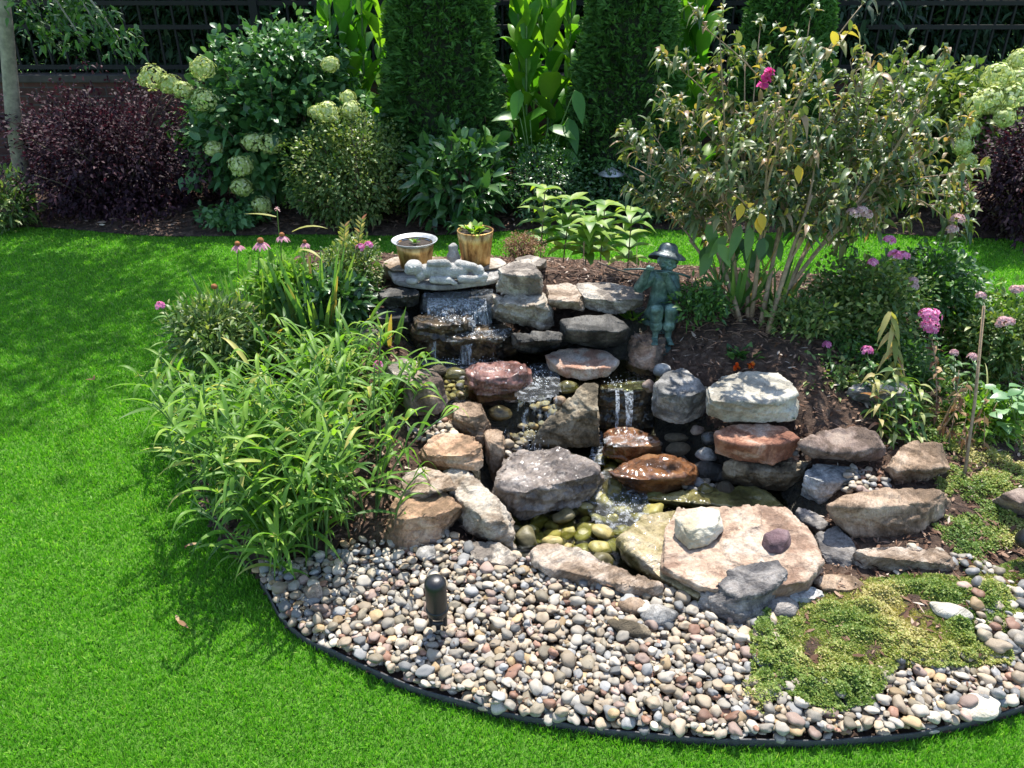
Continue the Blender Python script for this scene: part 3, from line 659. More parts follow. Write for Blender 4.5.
def fall(name, top, bot, mat, n=14, bulge=.02, m=16):
    """water surface running between a top edge and a bottom edge given as world points"""
    V = []; Q = []
    for i in range(n+1):
        t = i/n
        for j in range(m+1):
            s = j/m
            a = top[0].lerp(top[1], s); b = bot[0].lerp(bot[1], s)
            p = a.lerp(b, t); p.y -= bulge*math.sin(math.pi*t**.7)+.006*noise.noise((p.x*30, t*2, 1)); p.z = a.z+(b.z-a.z)*t**1.25
            V.append(tuple(p))
    for i in range(n):
        for j in range(m): k = i*(m+1)+j; Q.append((k, k+1, k+m+2, k+m+1))
    return tag(mobj(name, np_mesh(name, V, [Q], mat)), kind='structure')
fall('waterfall', (W(424,292,.455), W(470,291,.455)), (W(423,312,.39), W(471,312,.38)), M_sheet)
fall('waterfall', (W(471,289,.46), W(493,289,.46)), (W(471,326,.335), W(492,324,.335)), M_sheet)
fall('waterfall', (W(428,298,.43), W(486,298,.43)), (W(428,316,.385), W(490,326,.335)), M_streak, bulge=.035)
fall('waterfall', (W(455,322,.38), W(475,320,.38)), (W(455,333,.335), W(478,332,.335)), M_streak)
fall('waterfall', (W(432,322,.375), W(437,322,.375)), (W(432,362,.23), W(436,362,.23)), M_streak, m=4)
fall('waterfall', (W(462,338,.33), W(473,338,.33)), (W(459,364,.23), W(471,365,.23)), M_streak, m=6)
fall('waterfall', (W(490,336,.33), W(494,336,.33)), (W(490,358,.23), W(494,358,.23)), M_streak, m=4)
fall('waterfall', (W(428,320,.39), W(472,318,.39)), (W(428,324,.375), W(472,325,.37)), M_foam, 4, .01)
fall('waterfall', (W(448,334,.342), W(512,328,.342)), (W(446,342,.33), W(505,339,.33)), M_foam, 4, .01)
fall('waterfall', (W(516,398,.225), W(560,394,.225)), (W(496,462,.0), W(548,450,.03)), M_casc, 30, .01, 24)
fall('waterfall', (W(598,425,.03), W(602,425,.03)), (W(588,462,.0), W(604,465,.0)), M_streak, 20, .0, 6)
fall('waterfall', (W(615,390,.218), W(619,390,.218)), (W(615,430,.1), W(618,430,.1)), M_streak, m=4)
fall('waterfall', (W(624,390,.218), W(633,390,.218)), (W(626,430,.1), W(631,430,.1)), M_streak, m=6)
fall('waterfall', (W(608,384,.222), W(645,380,.222)), (W(608,391,.217), W(645,389,.217)), M_foam, 4, .0)
# drops thrown up by the falls
bm = bmesh.new()
for (px, py, z, sx, sy, k) in [(622,505,.0,26,16,150),(528,430,.09,18,24,130),(455,318,.39,24,8,110),(480,335,.34,26,6,90),(465,362,.235,30,6,90),(536,380,.232,14,14,90),(618,384,.225,14,5,45),(628,434,.105,10,4,30),(650,470,.085,26,7,40),(515,457,.01,12,10,50),(500,372,.29,18,7,40)]:
    for i in range(k):
        p = W(px+random.gauss(0, sx/2), py+random.gauss(0, sy/2), z); p.z += abs(random.gauss(0, .008))
        bmesh.ops.create_icosphere(bm, subdivisions=1, radius=random.uniform(.0008, .0022), matrix=Matrix.Translation(p))
M_drop = plain('water_drop', (.85,.88,.9), .1, 0, 10, .02, 0)
tag(from_bm('spray', bm, M_drop), 'white splashing drops and bubbles along the falling water', 'spray', kind='stuff')

# ================================================================ PEBBLES
PC = {  # colour name -> (base colour, share)
 'pale gray': ((0.336,0.301,0.245), .24), 'blue gray': ((0.229,0.228,0.220), .13), 'warm tan': ((0.330,0.263,0.183), .24), 'dusty pink': ((0.292,0.208,0.166), .08),
 'off white': ((0.466,0.399,0.305), .06), 'olive brown': ((0.237,0.200,0.139), .12), 'ochre yellow': ((0.354,0.248,0.128), .05), 'rust brown': ((0.258,0.138,0.089), .04), 'dark slate': ((0.128,0.129,0.125), .04)}
pm = {}
for i, (k, (c, s)) in enumerate(PC.items()):
    m, nt, b = newmat('pebble_'+k.replace(' ', '_'))
    tc = N_(nt, 'ShaderNodeTexCoord').outputs['Object']
    oi = N_(nt, 'ShaderNodeObjectInfo').outputs['Random']
    at = N_(nt, 'ShaderNodeAttribute', attribute_name='tint').outputs['Fac']
    sm_ = N_(nt, 'ShaderNodeMath', operation='ADD'); nt.links.new(oi, sm_.inputs[0]); nt.links.new(at, sm_.inputs[1])
    fr_ = N_(nt, 'ShaderNodeMath', operation='FRACT'); nt.links.new(sm_.outputs[0], fr_.inputs[0])
    f = noise_tex(nt, 60, 5, 0.7, tc); f2 = noise_tex(nt, 350, 3, 0.6, tc)
    base = ramp(nt, [(0, tuple(x*.62 for x in c)), (.5, c), (1, tuple(min(.75, x*1.3+.02) for x in c))], fr_.outputs[0])
    cc = rgb_mix(nt, .5, base, ramp(nt, [(.35, (.7,.68,.65)), (.5, (1,1,1)), (.7, (1.25,1.22,1.18))], f), 'MULTIPLY')
    cc = rgb_mix(nt, .35, cc, ramp(nt, [(.4, (.6,.6,.6)), (.55, (1.1,1.1,1.1))], f2), 'MULTIPLY')
    nt.links.new(cc, b.inputs[0]); b.inputs['Roughness'].default_value = .62; bump(nt, b, f, .3, .003)
    pm[k] = m
names = list(PC); share = np.array([PC[k][1] for k in names]); share /= share.sum()
# unit pebble shapes
shapes = []
for s in range(7):
    bm = bmesh.new(); bmesh.ops.create_icosphere(bm, subdivisions=3, radius=0.5)
    for v in bm.verts:
        v.co *= 1+noise.noise(v.co*1.9+Vector((s*5.3, 0, 0)))*.46+noise.noise(v.co*4+Vector((0, s*3, 0)))*.06
    V = np.array([tuple(v.co) for v in bm.verts]); F = np.array([[v.index for v in f.verts] for f in bm.faces]); bm.free()
    shapes.append((V, F))
pmesh = {}
def pebble_mesh(k, s):
    if (k, s) not in pmesh: pmesh[(k, s)] = np_mesh('pebble', shapes[s][0], [shapes[s][1]], pm[k])
    return pmesh[(k, s)]
GR = 0.006
class Pile:
    def __init__(s, poly, z0=None):
        s.P = poly; s.x0, s.y0 = poly.min(0)-.05; x1, y1 = poly.max(0)+.05
        s.nx = int((x1-s.x0)/GR)+1; s.ny = int((y1-s.y0)/GR)+1
        X, Y = np.meshgrid(s.x0+np.arange(s.nx)*GR, s.y0+np.arange(s.ny)*GR)
        s.h = (H(X.ravel(), Y.ravel()) if z0 is None else np.full(X.size, z0)).reshape(X.shape)
        ins = inside(poly, X.ravel(), Y.ravel()).reshape(X.shape); s.cells = np.argwhere(ins); s.out = []
    def drop(s, n, lo, hi, tries=7, flat=(.36,.68)):
        for i in range(n):
            L = rng.uniform(lo, hi)*(1.25 if rng.random() < .12 else 1); a = L; b = L*rng.uniform(.66,.92); c = L*rng.uniform(*flat)
            best = None
            for (j, k) in s.cells[rng.integers(0, len(s.cells), tries)]:
                r = int(b*.4/GR)+1; w_ = s.h[max(0,j-r):j+r+1, max(0,k-r):k+r+1]; v = w_.max()*.55+w_.mean()*.45
                if best is None or v < best[0]: best = (v, j, k)
            v, j, k = best; x = s.x0+k*GR; y = s.y0+j*GR; z = v+c*.36; rz = rng.uniform(0, np.pi)
            s.out.append((x, y, z, a, b, c, rz, rng.normal(0,.22), rng.normal(0,.22)))
            r = int(a*.5/GR)+1; j0, k0 = max(0,j-r), max(0,k-r)
            jj, kk = np.mgrid[j0:min(s.ny,j+r+1), k0:min(s.nx,k+r+1)]
            dx = (kk-k)*GR; dy = (jj-j)*GR; u = (dx*np.cos(rz)+dy*np.sin(rz))/(a/2); q = (-dx*np.sin(rz)+dy*np.cos(rz))/(b/2)
            d = 1-u*u-q*q; sub = s.h[j0:j0+jj.shape[0], k0:k0+jj.shape[1]]
            np.copyto(sub, np.maximum(sub, z+c*.5*np.sqrt(np.clip(d, 0, 1))), where=d > 0)
PB_MAIN = np.array([tuple(W(x, y, z))[:2] for x, y, z in [(258,598,0),(272,622,0),(296,645,0),(326,660,0),(398,692,0),(470,714,0),(540,729,0),(620,741,0),(720,750,0),(820,750,0),(900,744,0),(960,733,0),(1030,714,0),(1030,650,0),(960,668,0),(900,660,0),(860,690,0),(800,690,0),(770,650,0),(760,625,0),(740,620,0),(680,600,0),(640,595,0),(585,582,0),(540,572,0),(500,565,0),(465,555,0),(440,535,0),(400,548,0),(370,540,0),(340,560,0),(300,572,0),(262,572,0),(250,582,0)]])
pile = Pile(PB_MAIN); pile.drop(2350, .017, .040); pile.drop(900, .011, .020, 14)
BED_IN = lambda o: inside(BEDS, [o[0]], [o[1]])[0] and poly_dist(BEDS, [o[0]], [o[1]])[0] > .006
P1 = [p for p in pile.out if BED_IN(p)]
small = []
for poly, n, lo, hi, z0 in [
  ([(405,415,.2),(425,408,.21),(445,412,.22),(458,432,.2),(440,440,.17),(415,438,.18)], 80, .014, .03, None),
  ([(655,360,.28),(672,350,.3),(710,358,.3),(712,372,.3),(690,378,.28),(670,372,.28)], 55, .018, .04, None),
  ([(842,478,.12),(862,460,.14),(884,470,.14),(888,488,.12),(866,494,.11),(848,492,.11)], 55, .018, .035, None),
  ([(905,548,.08),(925,548,.08),(975,560,.07),(1000,575,.06),(980,590,.05),(965,572,.06)], 26, .02, .04, None),
  ([(960,590,.05),(1040,580,.05),(1040,650,.04),(985,655,.04)], 90, .02, .045, None),
  ([(740,620,.03),(770,620,.03),(780,680,.03),(800,690,.03),(790,700,.02),(760,660,.02)], 40, .02, .045, None),
  ([(780,430,.2),(800,425,.2),(810,440,.17),(795,448,.17)], 30, .02, .04, None),
  ([(660,425,.1),(720,428,.1),(722,470,.05),(700,500,.0),(665,470,.02)], 60, .025, .05, None),
  ([(420,365,.21),(460,372,.21),(470,395,.2),(440,402,.2)], 40, .02, .04, None),
  ([(515,375,.2),(560,368,.2),(570,400,.18),(520,400,.18)], 50, .02, .045, None),
  ([(480,430,.08),(540,400,.16),(560,420,.06),(520,462,.0),(500,475,.0)], 45, .02, .045, None),
  ([(610,370,.2),(650,368,.21),(650,382,.21),(612,384,.2)], 50, .02, .035, None)]:
    q = np.array([tuple(W(*c))[:2] for c in poly]); pl = Pile(q, z0); pl.drop(n, lo, hi); small += pl.out
wetb = Pile(np.array([tuple(W(x, y, -.08))[:2] for x, y in [(495,500),(520,468),(600,450),(650,470),(660,520),(600,590),(560,590),(505,560)]])); wetb.drop(150, .04, .085)
M_alg = {}
for i, c in enumerate([(.27,.235,.06), (.18,.17,.05), (.34,.28,.11), (.12,.105,.05), (.30,.27,.15)]): M_alg[i] = plain('submerged_stone_%s' % 'abcde'[i], c, .5, 0, 50, .35, .3)
def vis(p):
    px, py = proj(*p[:3]); return (-10 < px < 1034 and -10 < py < 775), p[3]*p[4]/((p[0]**2+p[1]**2+(p[2]-CAMZ)**2))
allp = [(p, 'main') for p in P1]+[(p, 'small') for p in small]
# those that lie on top and show largest become single pebbles
def topness(p):
    return pile_top(p)
def exposed(lst, pl):
    out = []
    for p in lst:
        j = int((p[1]-pl.y0)/GR); k = int((p[0]-pl.x0)/GR)
        out.append(pl.h[j, k]-(p[2]+p[5]*.5) < .004)
    return out
ex = exposed(P1, pile)
cand = sorted([(-vis(p)[1], i) for i, p in enumerate(P1) if ex[i] and vis(p)[0]])
single = set(i for _, i in cand[:300])
where = {'pale gray': 'light', 'x': ''}
for i in sorted(single):
    x, y, z, a, b, c, rz, tx, ty = P1[i]; k = names[rng.choice(len(names), p=share)]
    o = mobj('pebble', pebble_mesh(k, int(rng.integers(7))), None, (x, y, z))
    o.scale = (a, b, c); o.rotation_euler = (tx, ty, rz)
    tag(o, 'large smooth %s river pebble on top of the pebble bed by the curved edging' % k, 'pebble', k+' river pebbles in the bed')
def merged(lst, matlist, probs, name):
    Vs = []; Fs = []; Mi = []; Ti = []; n = 0
    for (x, y, z, a, b, c, rz, tx, ty) in lst:
        V, F = shapes[int(rng.integers(7))]
        Rm = np.array(Euler((tx, ty, rz)).to_matrix()); v = (V*np.array([a, b, c]))@Rm.T+np.array([x, y, z])
        Vs.append(v); Fs.append(F+n); n += len(V); m_ = int(rng.choice(len(matlist), p=probs)); Mi.append(np.full(len(F), m_)); Ti.append(np.full(len(V), rng.random()))
    return mobj(name, np_mesh(name, np.concatenate(Vs), [np.concatenate(Fs)], matlist, True, np.concatenate(Ti), fmat=np.concatenate(Mi)))
rest = [p for i, p in enumerate(P1) if i not in single]+small
tag(merged(rest, [pm[k] for k in names], share, 'pebbles'), 'small mixed river pebbles filling the bed and the gaps between boulders', 'pebbles', kind='stuff')
tag(merged(wetb.out, [M_alg[i] for i in range(5)], [.3,.25,.2,.15,.1], 'submerged_cobbles'), 'olive algae covered cobbles under the pool water', 'cobbles', kind='stuff')

# edging
M_edge = plain('edging_metal', (.045,.047,.05), .5, .3, 60, .4, .3)
bm = bmesh.new(); i0 = 0
path = BEDS[:6*22]; prev = None
for k, p in enumerate(path):
    t = Vector((*(path[min(k+1, len(path)-1)]-path[max(k-1, 0)]), 0)).normalized(); nrm = Vector((-t.y, t.x, 0))
    q = Vector((p[0], p[1], 0)); hh = .026+.002*math.sin(k*.9)
    ring = [bm.verts.new(q+nrm*a+Vector((0,0,z))) for a, z in ((-.003,-.02),(-.003,hh),(0,hh+.002),(.003,hh),(.003,-.02))]
    if prev:
        for a in range(4): bm.faces.new((prev[a], prev[a+1], ring[a+1], ring[a]))
    prev = ring
tag(from_bm('edging_strip', bm, M_edge), 'thin black metal edging curving between the turf and the pebbles', 'edging')

# ================================================================ PLANTERS
M_brass, nt_, b_ = newmat('aged_brass')
tc_ = N_(nt_, 'ShaderNodeTexCoord').outputs['Object']
mp_ = N_(nt_, 'ShaderNodeMapping'); nt_.links.new(tc_, mp_.inputs[0]); mp_.inputs['Scale'].default_value = (1,1,.35)
nt_.links.new(ramp(nt_, [(.35, (.16,.08,.025)), (.5, (.45,.26,.09)), (.62, (.60,.40,.16))], noise_tex(nt_, 30, 5, .65, mp_.outputs[0])), b_.inputs[0])
b_.inputs['Metallic'].default_value = .75; b_.inputs['Roughness'].default_value = .42
bump(nt_, b_, noise_tex(nt_, 60, 4, .6, tc_), .3, .004)
M_tin = plain('dull_tin', (.42,.43,.43), .45, .5, 40, .3, .2)
M_pot_soil = plain('potting_soil', (.035,.025,.018), .95, 0, 80, .5, 1)
def lathe(name, prof, mat, parent, n=64, wob=None, close=True):
    bm = bmesh.new(); rings = []
    for r, z in prof:
        rings.append([bm.verts.new((r*(1+(wob(2*math.pi*i/n, z) if wob else 0))*math.cos(2*math.pi*i/n), r*(1+(wob(2*math.pi*i/n, z) if wob else 0))*math.sin(2*math.pi*i/n), z)) for i in range(n)])
    for a, b in zip(rings, rings[1:]):
        for i in range(n): bm.faces.new((a[i], a[(i+1) % n], b[(i+1) % n], b[i]))
    if close: bm.faces.new(rings[0][::-1]); bm.faces.new(rings[-1])
    return from_bm(name, bm, mat, parent, True, rel=False)
pz = .508
pl = W(416, 266, pz); pl.z = pz
t = empty('planter', 'brass tapered planter with a wide flared silver rim on the left', 'planter', pl, 'metal planters behind the flagstone')
lathe('pot_body', [(.066,0),(.068,.003),(.072,.03),(.078,.07),(.083,.105),(.080,.105),(.075,.07),(.06,.06)], M_brass, t, wob=lambda a, z: .018*math.sin(9*a))
lathe('rim', [(.078,.100),(.084,.106),(.092,.112),(.100,.118),(.101,.121),(.098,.121),(.088,.115),(.079,.108)], M_tin, t, close=False)
lathe('soil', [(.0795,.095),(.079,.098),(.04,.100),(.002,.101)], M_pot_soil, t)
pr = W(476, 263, pz); pr.z = pz
t2 = empty('planter', 'ribbed copper coloured bucket planter with a wire handle on the right', 'planter', pr, 'metal planters behind the flagstone')
lathe('pot_body', [(.060,0),(.062,.004),(.066,.05),(.072,.10),(.078,.148),(.074,.148),(.070,.12),(.06,.10)], M_brass, t2, n=96, wob=lambda a, z: .045*abs(math.sin(6*a)))
lathe('rim', [(.077,.143),(.081,.147),(.081,.152),(.077,.153),(.074,.149)], M_brass, t2, close=False)
lathe('soil', [(.070,.135),(.0715,.138),(.04,.140),(.002,.141)], M_pot_soil, t2)
tb = Tubes(); tb.add([pr+Vector((.081*math.cos(a)+.0, .0, .15)) + Vector((0, .03*math.sin(a)*2.4, -.01*math.sin(a))) for a in [math.pi*i/16 for i in range(17)]], .0018, .0018, 6)
tb.build('handle', plain('wire', (.12,.12,.12), .4, .8, 20, .2, 0), t2)

# ================================================================ SCULPTURES
def cap(bm, p0, r0, p1, r1, n=12, seg=5):
    p0, p1 = Vector(p0), Vector(p1); d = p1-p0; L = d.length; q = d.to_track_quat('Z', 'Y').to_matrix().to_4x4()
    for p, r in ((p0, r0), (p1, r1)): bmesh.ops.create_icosphere(bm, subdivisions=3, radius=r, matrix=Matrix.Translation(p))
    if L > 1e-4: bmesh.ops.create_cone(bm, cap_ends=True, segments=20, radius1=r0, radius2=r1, depth=L, matrix=Matrix.Translation((p0+p1)/2)@q)
def ell(bm, c, r, rot=(0,0,0)):
    bmesh.ops.create_icosphere(bm, subdivisions=3, radius=1, matrix=Matrix.Translation(c)@Euler([R(a) for a in rot]).to_matrix().to_4x4()@Matrix.Diagonal((*r, 1)))
def skinned(name, bm, size, mat, parent, sm=2, amp=0.0, fr=60):
    me, V, E = voxel(bm, size, sm)
    if amp:
        Nn = np.zeros(len(me.vertices)*3, dtype=np.float32); me.vertices.foreach_get('normal', Nn); Nn = Nn.reshape(-1, 3)
        d = np.array([noise.noise((x*fr, y*fr, z*fr*.6)) for x, y, z in V.tolist()]); V = V+Nn*(d*amp)[:, None].astype(np.float32)
        me.vertices.foreach_set('co', V.ravel().astype(np.float32)); me.update()
    for p in me.polygons: p.use_smooth = True
    me.materials.clear(); me.materials.append(mat); me.name = name
    return mobj(name, me, parent)
def patina(name, c1, c2, c3, rough=.5, metal=.35):
    m, nt, b = newmat(name); tc = N_(nt, 'ShaderNodeTexCoord').outputs['Object']
    nt.links.new(ramp(nt, [(.32, c1), (.5, c2), (.68, c3)], noise_tex(nt, 28, 6, .65, tc)), b.inputs[0])
    b.inputs['Roughness'].default_value = rough; b.inputs['Metallic'].default_value = metal
    bump(nt, b, noise_tex(nt, 120, 5, .65, tc), .45, .003); return m
M_ver = patina('verdigris', (.03,.06,.05), (.085,.155,.13), (.21,.32,.28), .45, .25)
M_verd = patina('verdigris_dark', (.02,.035,.032), (.05,.09,.08), (.12,.19,.17))
M_verh = patina('verdigris_hat', (.03,.04,.045), (.075,.10,.105), (.20,.24,.25), .4)
sp0 = W(656.5, 320, .35)
st = empty('statue', 'verdigris statue of a seated boy in a brimmed hat playing a flute', 'statue', sp0)
bm = bmesh.new()
# torso, neck, head (x right, y away from the viewer, z up; he faces the pool)
cap(bm, (0,.01,.035), .046, (.008,.01,.12), .042); cap(bm, (.008,.01,.12), .042, (.012,.008,.175), .045)
cap(bm, (-.030,.012,.19), .026, (.050,.012,.188), .026); cap(bm, (.012,.01,.2), .018, (.018,.0,.235), .017)
ell(bm, (.022,-.004,.268), (.037,.040,.044), (0,8,0)); ell(bm, (.024,-.034,.244), (.017,.016,.016)); ell(bm, (.024,-.047,.264), (.006,.009,.009))
ell(bm, (.010,-.036,.275), (.010,.008,.007)); ell(bm, (.038,-.035,.274), (.010,.008,.007)); ell(bm, (-.015,-.002,.265), (.007,.011,.014)); ell(bm, (.059,-.002,.262), (.007,.011,.014))
ell(bm, (.005,-.030,.254), (.014,.012,.012)); ell(bm, (.042,-.028,.252), (.014,.012,.012)); ell(bm, (.024,-.045,.246), (.009,.006,.004))
# his right arm (left in the picture): elbow out, hand up on the flute
cap(bm, (-.032,.010,.188), .027, (-.085,-.005,.150), .024); cap(bm, (-.085,-.005,.150), .023, (-.062,-.048,.240), .014)
ell(bm, (-.060,-.054,.250), (.015,.013,.014))
# his left arm: elbow forward, hand near the mouth
cap(bm, (.052,.010,.186), .027, (.062,-.030,.125), .023); cap(bm, (.062,-.030,.125), .022, (.004,-.060,.222), .013)
ell(bm, (-.002,-.062,.232), (.014,.012,.014))
for k in range(4):
    a = -.072+k*.0085; cap(bm, (a,-.060,.254), .0042, (a+.001,-.070,.260), .0040); cap(bm, (a+.001,-.070,.260), .0040, (a+.001,-.066,.247), .0036)
    a = -.018+k*.0085; cap(bm, (a,-.066,.235), .0042, (a+.001,-.076,.240), .0040); cap(bm, (a+.001,-.076,.240), .0040, (a+.001,-.072,.228), .0036)
cap(bm, (-.052,-.050,.242), .005, (-.045,-.060,.252), .0042); cap(bm, (.008,-.060,.224), .005, (.014,-.068,.234), .0042)
# legs
for s, kx, ax in ((-1, -.024, -.022), (1, .036, .032)):
    cap(bm, (s*.024+.004,.0,.03), .034, (kx,-.105,.088), .028); cap(bm, (kx,-.105,.088), .028, (ax,-.108,.020), .021)
    cap(bm, (ax,-.108,.026), .026, (ax,-.108,.018), .025)       # rolled trouser cuff
    cap(bm, (ax,-.108,.018), .0155, (ax,-.110,-.030), .0125); cap(bm, (ax,-.106,-.036), .0135, (ax+s*.006,-.142,-.042), .0105)
    for k in range(5): cap(bm, (ax+s*.006+(k-2)*.0046,-.142,-.043), .0042, (ax+s*.007+(k-2)*.005,-.152,-.045), .0036)
for q_ in range(14): an = q_*6.283/14; ell(bm, (.012+.026*math.cos(an), .006+.022*math.sin(an), .212+.004*math.cos(an*2)), (.009,.009,.005))
body = skinned('body', bm, .0016, M_ver, st, 1, .0024, 55)
bm = bmesh.new(); n = 48; rings = []
for r, z in [(.030,.0),(.044,.002),(.060,-.003),(.076,-.012),(.083,-.020),(.084,-.018),(.078,-.009),(.060,.002),(.047,.007),(.043,.018),(.039,.032),(.028,.042),(.010,.045),(.001,.0455)]:
    rings.append([bm.verts.new((r*math.cos(2*math.pi*i/n)*(1+.03*math.sin(2*math.pi*i/n*3)), r*math.sin(2*math.pi*i/n)*(1+.02*math.cos(2*math.pi*i/n*2)), z+(.006*math.sin(2*math.pi*i/n*2+.5)*(r/.084)**2))) for i in range(n)])
for a, b in zip(rings, rings[1:]):
    for i in range(n): bm.faces.new((a[i], a[(i+1) % n], b[(i+1) % n], b[i]))
bm.faces.new(rings[-1]); bm.faces.new(rings[0][::-1])
hat = from_bm('hat', bm, M_verh, st, True, rel=False); hat.location = (.022,.006,.291); hat.rotation_euler = (R(-20), R(7), 0); hat.scale = (.92,.92,1)
tb = Tubes(); tb.add([sp0+Vector(p) for p in ((-.165,-.068,.250),(-.1,-.066,.252),(-.03,-.066,.245),(.03,-.062,.238),(.085,-.058,.222),(.11,-.054,.210))], lambda t: .0042+.004*max(0, t-.7), .008, 10); tb.build('flute', M_verd, st)
bm = bmesh.new(); ell(bm, (-.01,.03,-.022), (.062,.055,.045)); ell(bm, (.075,.0,-.01), (.05,.045,.045), (0,10,0)); ell(bm, (.03,-.02,-.035), (.07,.05,.035)); ell(bm, (.005,-.11,-.085), (.052,.055,.034)); ell(bm, (.0,-.06,-.08), (.06,.06,.04))
skinned('seat_rock', bm, .004, M_verd, st, 2, .006, 30)

M_con = RM('cast_stone', (.40,.39,.36), (.54,.53,.49), (.62,.61,.57), 9, .85, seed=40, spk=.3)
fp = W(446, 281, .494)
fg = empty('sculpture', 'pale gray cast stone figure reclining on its back on the flagstone', 'sculpture', fp)
bm = bmesh.new(); k = .00070
def q(X, Y, d=0): return Vector(((X-545)*k, d, (436-Y)*k*1.06))
ell(bm, q(355,350,-.01), (.040,.036,.034)); ell(bm, q(345,420,-.028), (.028,.022,.016)); ell(bm, q(395,395,-.02), (.022,.02,.022)); ell(bm, q(325,365,-.02), (.018,.016,.016))
cap(bm, q(430,375), .032, q(560,380), .037); cap(bm, q(560,380), .037, q(640,375), .034)
cap(bm, q(455,325,-.012), .015, q(545,322,-.014), .017); cap(bm, q(470,412,-.036), .016, q(565,412,-.042), .017)
cap(bm, q(560,322,-.012), .013, q(585,345,-.012), .010); cap(bm, q(575,412,-.042), .012, q(600,425,-.045), .010)
cap(bm, q(630,345,.004), .025, q(715,352,-.006), .020); cap(bm, q(715,352,-.006), .020, q(745,395,-.012), .015)
cap(bm, q(640,405,-.034), .018, q(715,408,-.04), .017); cap(bm, q(715,408,-.04), .016, q(775,395,-.02), .013)
ell(bm, q(755,375,-.01), (.018,.022,.030)); ell(bm, q(785,400,-.014), (.014,.016,.017)); ell(bm, q(765,420,-.02), (.022,.014,.010))
ell(bm, q(347,340,-.044), (.006,.005,.008)); ell(bm, q(368,335,-.042), (.005,.004,.004)); ell(bm, q(335,330,-.04), (.005,.004,.004)); ell(bm, q(352,360,-.044), (.009,.004,.003))
for j in range(4): cap(bm, q(598,418+j*5,-.045), .0035, q(616,420+j*5,-.048), .003); cap(bm, q(583,340+j*4,-.016), .0035, q(600,346+j*4,-.02), .003)
skinned('body', bm, .0018, M_con, fg, 1, .002, 40)
sb = W(454, 270, .494)
bm = bmesh.new(); cap(bm, (0,0,.02), .032, (0,0,.06), .027); cap(bm, (0,0,.06), .027, (.001,0,.098), .020); ell(bm, (0,0,.108), (.021,.018,.014))
o = skinned('ornament', bm, .003, M_con, None, 2, .006, 60); o.location = sb; tag(o, 'small upright speckled pale stone ornament behind the reclining figure', 'ornament')

# ================================================================ LIGHT FIXTURES
M_blk = plain('black_metal', (.018,.019,.021), .38, .2, 60, .3, .15)
M_lens = plain('lens_glass', (.06,.07,.08), .08, 0, 10, .1, 0)
def spotlight(label, loc, tilt, az, rollz=0):
    t = empty('spotlight', label, 'spotlight', loc, 'black landscape spotlights')
    rot = Euler((R(tilt), 0, R(az))).to_matrix().to_4x4()
    def L(name, prof, mat, n=40):
        o = lathe(name, prof, mat, t, n); o.matrix_local = Matrix.Translation((0,0,.045))@rot; return o
    L('housing', [(.010,-.02),(.024,-.016),(.0285,-.008),(.029,0),(.0285,.03),(.029,.075),(.0295,.10),(.027,.112),(.018,.120),(.004,.122)], M_blk)
    L('collar', [(.0292,.0),(.0312,.002),(.0312,.012),(.0292,.014)], M_blk)
    L('lens', [(.024,-.0165),(.022,-.0185),(.012,-.0205),(.001,-.021)], M_lens)
    bm = bmesh.new()
    cap(bm, (-.02,0,.03), .006, (-.02,0,-.01), .006); cap(bm, (.02,0,.03), .006, (.02,0,-.01), .006); cap(bm, (-.02,0,-.005), .006, (.02,0,-.005), .006); cap(bm, (0,0,-.01), .008, (0,0,-.07), .004)
    skinned('bracket', bm, .0025, M_blk, t, 1)
    return t
g = W(438, 622, .08); spotlight('black cylinder spotlight standing upright among the pebbles', g, 6, 0)
g = W(1050, 566, .06); spotlight('dark gray spotlight lying low at the right edge of the bed', g, -66, 75)
bl = W(609, 215, .05); bl = WY(609, 206, 5.75); bl.z = .06
t = empty('path_light', 'small path light with a wide dark hat between the conical evergreens', 'path light', bl)
lathe('stem', [(.012,-.05),(.012,.30),(.006,.302)], M_blk, t, 16); lathe('shade', [(.095,.285),(.097,.288),(.05,.315),(.018,.335),(.003,.338)], M_tin, t, 40)
lathe('bulb_housing', [(.02,.262),(.026,.268),(.026,.284),(.02,.2845)], M_blk, t, 20)
